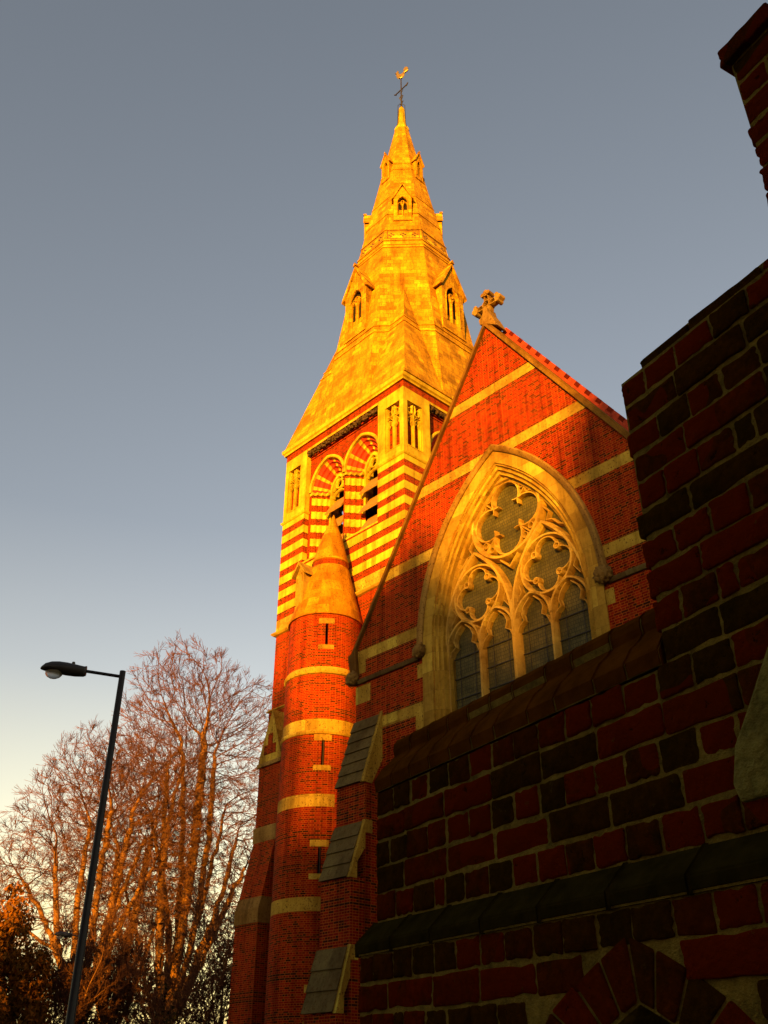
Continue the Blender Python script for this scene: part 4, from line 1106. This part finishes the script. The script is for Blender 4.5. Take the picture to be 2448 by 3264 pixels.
def leafmat(name, stops):
    m, nt, b = newmat(name); g = nt.nodes.new('ShaderNodeNewGeometry'); nt.links.new(ramp(nt, stops, g.outputs['Random Per Island']), b.inputs['Base Color']); b.inputs['Roughness'].default_value = .8; return m
M_rust = leafmat('rusty_needles', [(0, (.09,.045,.005)), (.5, (.20,.080,.008)), (1, (.30,.105,.012))])
M_holly = leafmat('dark_evergreen', [(0, (.012,.016,.004)), (.6, (.03,.03,.008)), (1, (.05,.04,.010))])
def evergreen(loc, clumps, mat, label, n, size, droop, seed, h, name='evergreen_tree', cat='tree', group=None):
    e = empty(name, loc, 0, label, cat, group)
    big = [(Vector((0,0,0)), Vector((0,0,h*.9)), .14, .04)]
    for c in clumps: big.append((Vector((0,0,max(.3, c[2]*.5))), Vector(c[:3]), .05, .02))
    segs_mesh('trunk', big, M_bark, e, 6); leaves('crown', clumps, mat, e, n, size, droop, seed); return e
cl = [(0,0,8.4,.9,1.6),(-.3,0,6.6,1.3,1.5),(.5,.3,5.4,1.6,1.3),(-1,0,4.5,1.8,1.2),(.8,-.2,3.6,1.7,1.1),(-.5,0,2.1,2.1,1),(-1.9,.3,5.4,1.3,1.4),(-2.6,.2,7.2,1.0,1.7),(-3.2,.2,3.8,1.9,1.3),(1.2,0,5.9,.7,1.5),(1.4,.2,3.2,1.0,1.3)]
evergreen(pol(-19.8, 48), cl, M_rust, 'rusty brown weeping evergreen at the bottom left edge', 52000, .25, 1.3, 5, 9)
evergreen(pol(-21.9, 44), [(0,0,7.6,1.0,1.6),(-.5,0,5.8,1.6,1.4),(.1,.3,3.8,1.9,1.2),(-1.2,0,2.4,2.2,1)], M_rust, 'shorter rusty evergreen cut by the left edge of the picture', 30000, .25, 1.3, 6, 8)
k = 0
for az, d, h, r, lab in ((-8.6, 52, 7.6, 2.4, 'dark evergreen mass at the foot of the brick tower'), (-11.8, 55, 7.0, 2.6, 'dark ivy covered evergreen around the tallest bare trunk'), (-15.9, 57, 7.4, 1.6, 'dark ivy column on the lower bare tree trunk behind the lamp post'), (-13.9, 60, 4.6, 2.2, 'low dark evergreen between the two big trunks')):
    R = random.Random(50+k); C = [(R.uniform(-r*.5, r*.5), R.uniform(-r*.5, r*.5), h*(i+.5)/7, r*R.uniform(.45, .8)*(1.1-.6*i/7), 1.1) for i in range(7)]
    evergreen(pol(az, d), C, M_holly, lab, 7000, .26, .2, 60+k, h, group='dark evergreens under the bare trees'); k += 1

# ------------------------------------------------------------------ ground, street and the shadow casters added behind the viewer
m, nt_, b_ = newmat('ground'); obj_, uv_ = coords(nt_); n1 = nz(nt_, .3, obj_, 5)
nt_.links.new(ramp(nt_, [(.35, (.03,.035,.012)), (.6, (.06,.055,.02)), (.8, (.05,.035,.02))], n1), b_.inputs['Base Color'])
mb = MB(); mb.face([(-900,-900,0),(900,-900,0),(900,900,0),(-900,900,0)]); g = build('ground', mb, m); g['kind'] = 'structure'
def strip(name, y0, y1, z, mat):
    mb = MB(); mb.box(-120, 120, y0, y1, z-.2, z); o = build(name, mb, mat); o.rotation_euler.z = rzC; o['kind'] = 'structure'; return o
strip('road', -14, -6, .004, mat_plain('asphalt', (.05,.048,.045), .9, .3, 3))
strip('pavement', -6, -3.6, .12, mat_plain('paving', (.12,.11,.09), .9, .3, 3)); strip('pavement', -16.2, -14, .12, mat_plain('paving_far', (.12,.11,.09), .9, .3, 3))
M_hb = mat_brick('house_brick'); M_slate = mat_plain('slate', (.07,.06,.055), .7, .4, 3); M_wh = mat_plain('white_frame', (.6,.58,.5), .6, .1, 3)
def house(xb, wd, eave, ridge, y=-21, dp=8, label=''):
    # unseen house added to cast shade on the church; xb, y in church axes
    p = XP*xb+YP*y; e = empty('shade_house', (p.x, p.y, 0), rzC, label, 'house', 'unseen houses added to cast shade')
    mb = MB(); mb.box(-wd/2, wd/2, -dp/2, dp/2, 0, eave)
    for s in (-1, 1): mb.face([(s*wd/2, -dp/2, eave), (s*wd/2, dp/2, eave), (s*wd/2, 0, ridge)])
    build('wall', mb, M_hb, e)
    mb = MB()
    for s in (-1, 1): mb.prism([(s*(dp/2+.4), eave-.3), (0, ridge), (0, ridge+.18), (s*(dp/2+.4), eave-.12)], -wd/2-.15, wd/2+.15, 0, lambda p: (p[1], p[0], p[2]))
    rf = build('roof', mb, M_slate, e)
    mb = MB(); mb.box(wd/2-1.1, wd/2-.3, -.5, .5, ridge-1, ridge+1.1)
    for i in (-.25, .25): mb.lathe([(.12, ridge+1.1), (.10, ridge+1.5)], (wd/2-.7, i), 10)
    build('chimney', mb, M_hb, rf)
    for zz in (1.0, 3.8):
        if zz+1.5 > eave: continue
        for x in (-wd/4, wd/4):
            mb = MB(); mb.box(x-.55, x+.55, dp/2-.05, dp/2+.03, zz, zz+1.4); wf = build('window', mb, M_wh, e)
            mb = MB(); mb.box(x-.45, x-.03, dp/2+.02, dp/2+.04, zz+.1, zz+1.3); mb.box(x+.03, x+.45, dp/2+.02, dp/2+.04, zz+.1, zz+1.3); build('pane', mb, M_glass, wf)
HN = ('farthest left of the row', 'second from the left end of the row', 'left of the low house in the row', 'lowest of the row, in its gap', 'right of the low house in the row', 'second from the right end of the row', 'at the right end of the row')
for q_, (xb, wd, ev, rd_) in zip(HN, ((-37, 13, 5.5, 8), (-25, 14, 5.6, 8.4), (-14, 7.4, 18, 22.0), (-7, 6.4, 11, 14.2), (-1.0, 5.2, 16.5, 20.5), (4.5, 5.6, 12.5, 16.0), (16.6, 14.6, 22.0, 25.0))):
    house(xb, wd, ev, rd_, label='brick house added out of view to cast shade, '+q_)
def shade_tree(src, xb, yb, sc, rz, label):  # unseen tree copied in behind the viewer to dapple the sun
    p = XP*xb+YP*yb; c = src.copy(); COL.objects.link(c); c.location = (p.x, p.y, 0); c.rotation_euler = (0, 0, rz); c.scale = (sc,)*3
    c['label'] = label; c['group'] = 'unseen bare trees added for dappled shade'
    for ch in src.children: d = ch.copy(); COL.objects.link(d); d.parent = c
shade_tree(T2, 2.5, -16, .86, 2.0, 'unseen bare tree added for dappled shade, right of the low house')
shade_tree(T3, 7.0, -16.5, .80, 4.0, 'unseen bare tree added for dappled shade, in front of the house with the widest roof')
shade_tree(T1, 10.5, -15.5, .86, 3.0, 'tallest unseen bare tree added for dappled shade')
shade_tree(T2, -7, -16, .60, 5.0, 'smallest unseen bare tree added for dappled shade, before the low house')
shade_tree(T1, -12.5, -16, .72, 5.0, 'unseen bare tree added for dappled shade, at the left of the row')
for xb, h, lab in ((-2.4, 20.5, 'left of'), (11.5, 27.0, 'right of')):  # unseen evergreens added to soften the edge of the shade
    p = XP*xb-YP*15; R = random.Random(int(h)); C = [(R.uniform(-1.6, 1.6), R.uniform(-1, 1), h-1.2-1.4*i, R.uniform(1.3, 2.2), 1) for i in range(6)]
    evergreen((p.x, p.y, 0), C, M_holly, 'tall thin evergreen added out of view for shade, '+lab+' the middle shade tree', 1500, .38, .3, int(h), h, group='unseen evergreens added for shade')
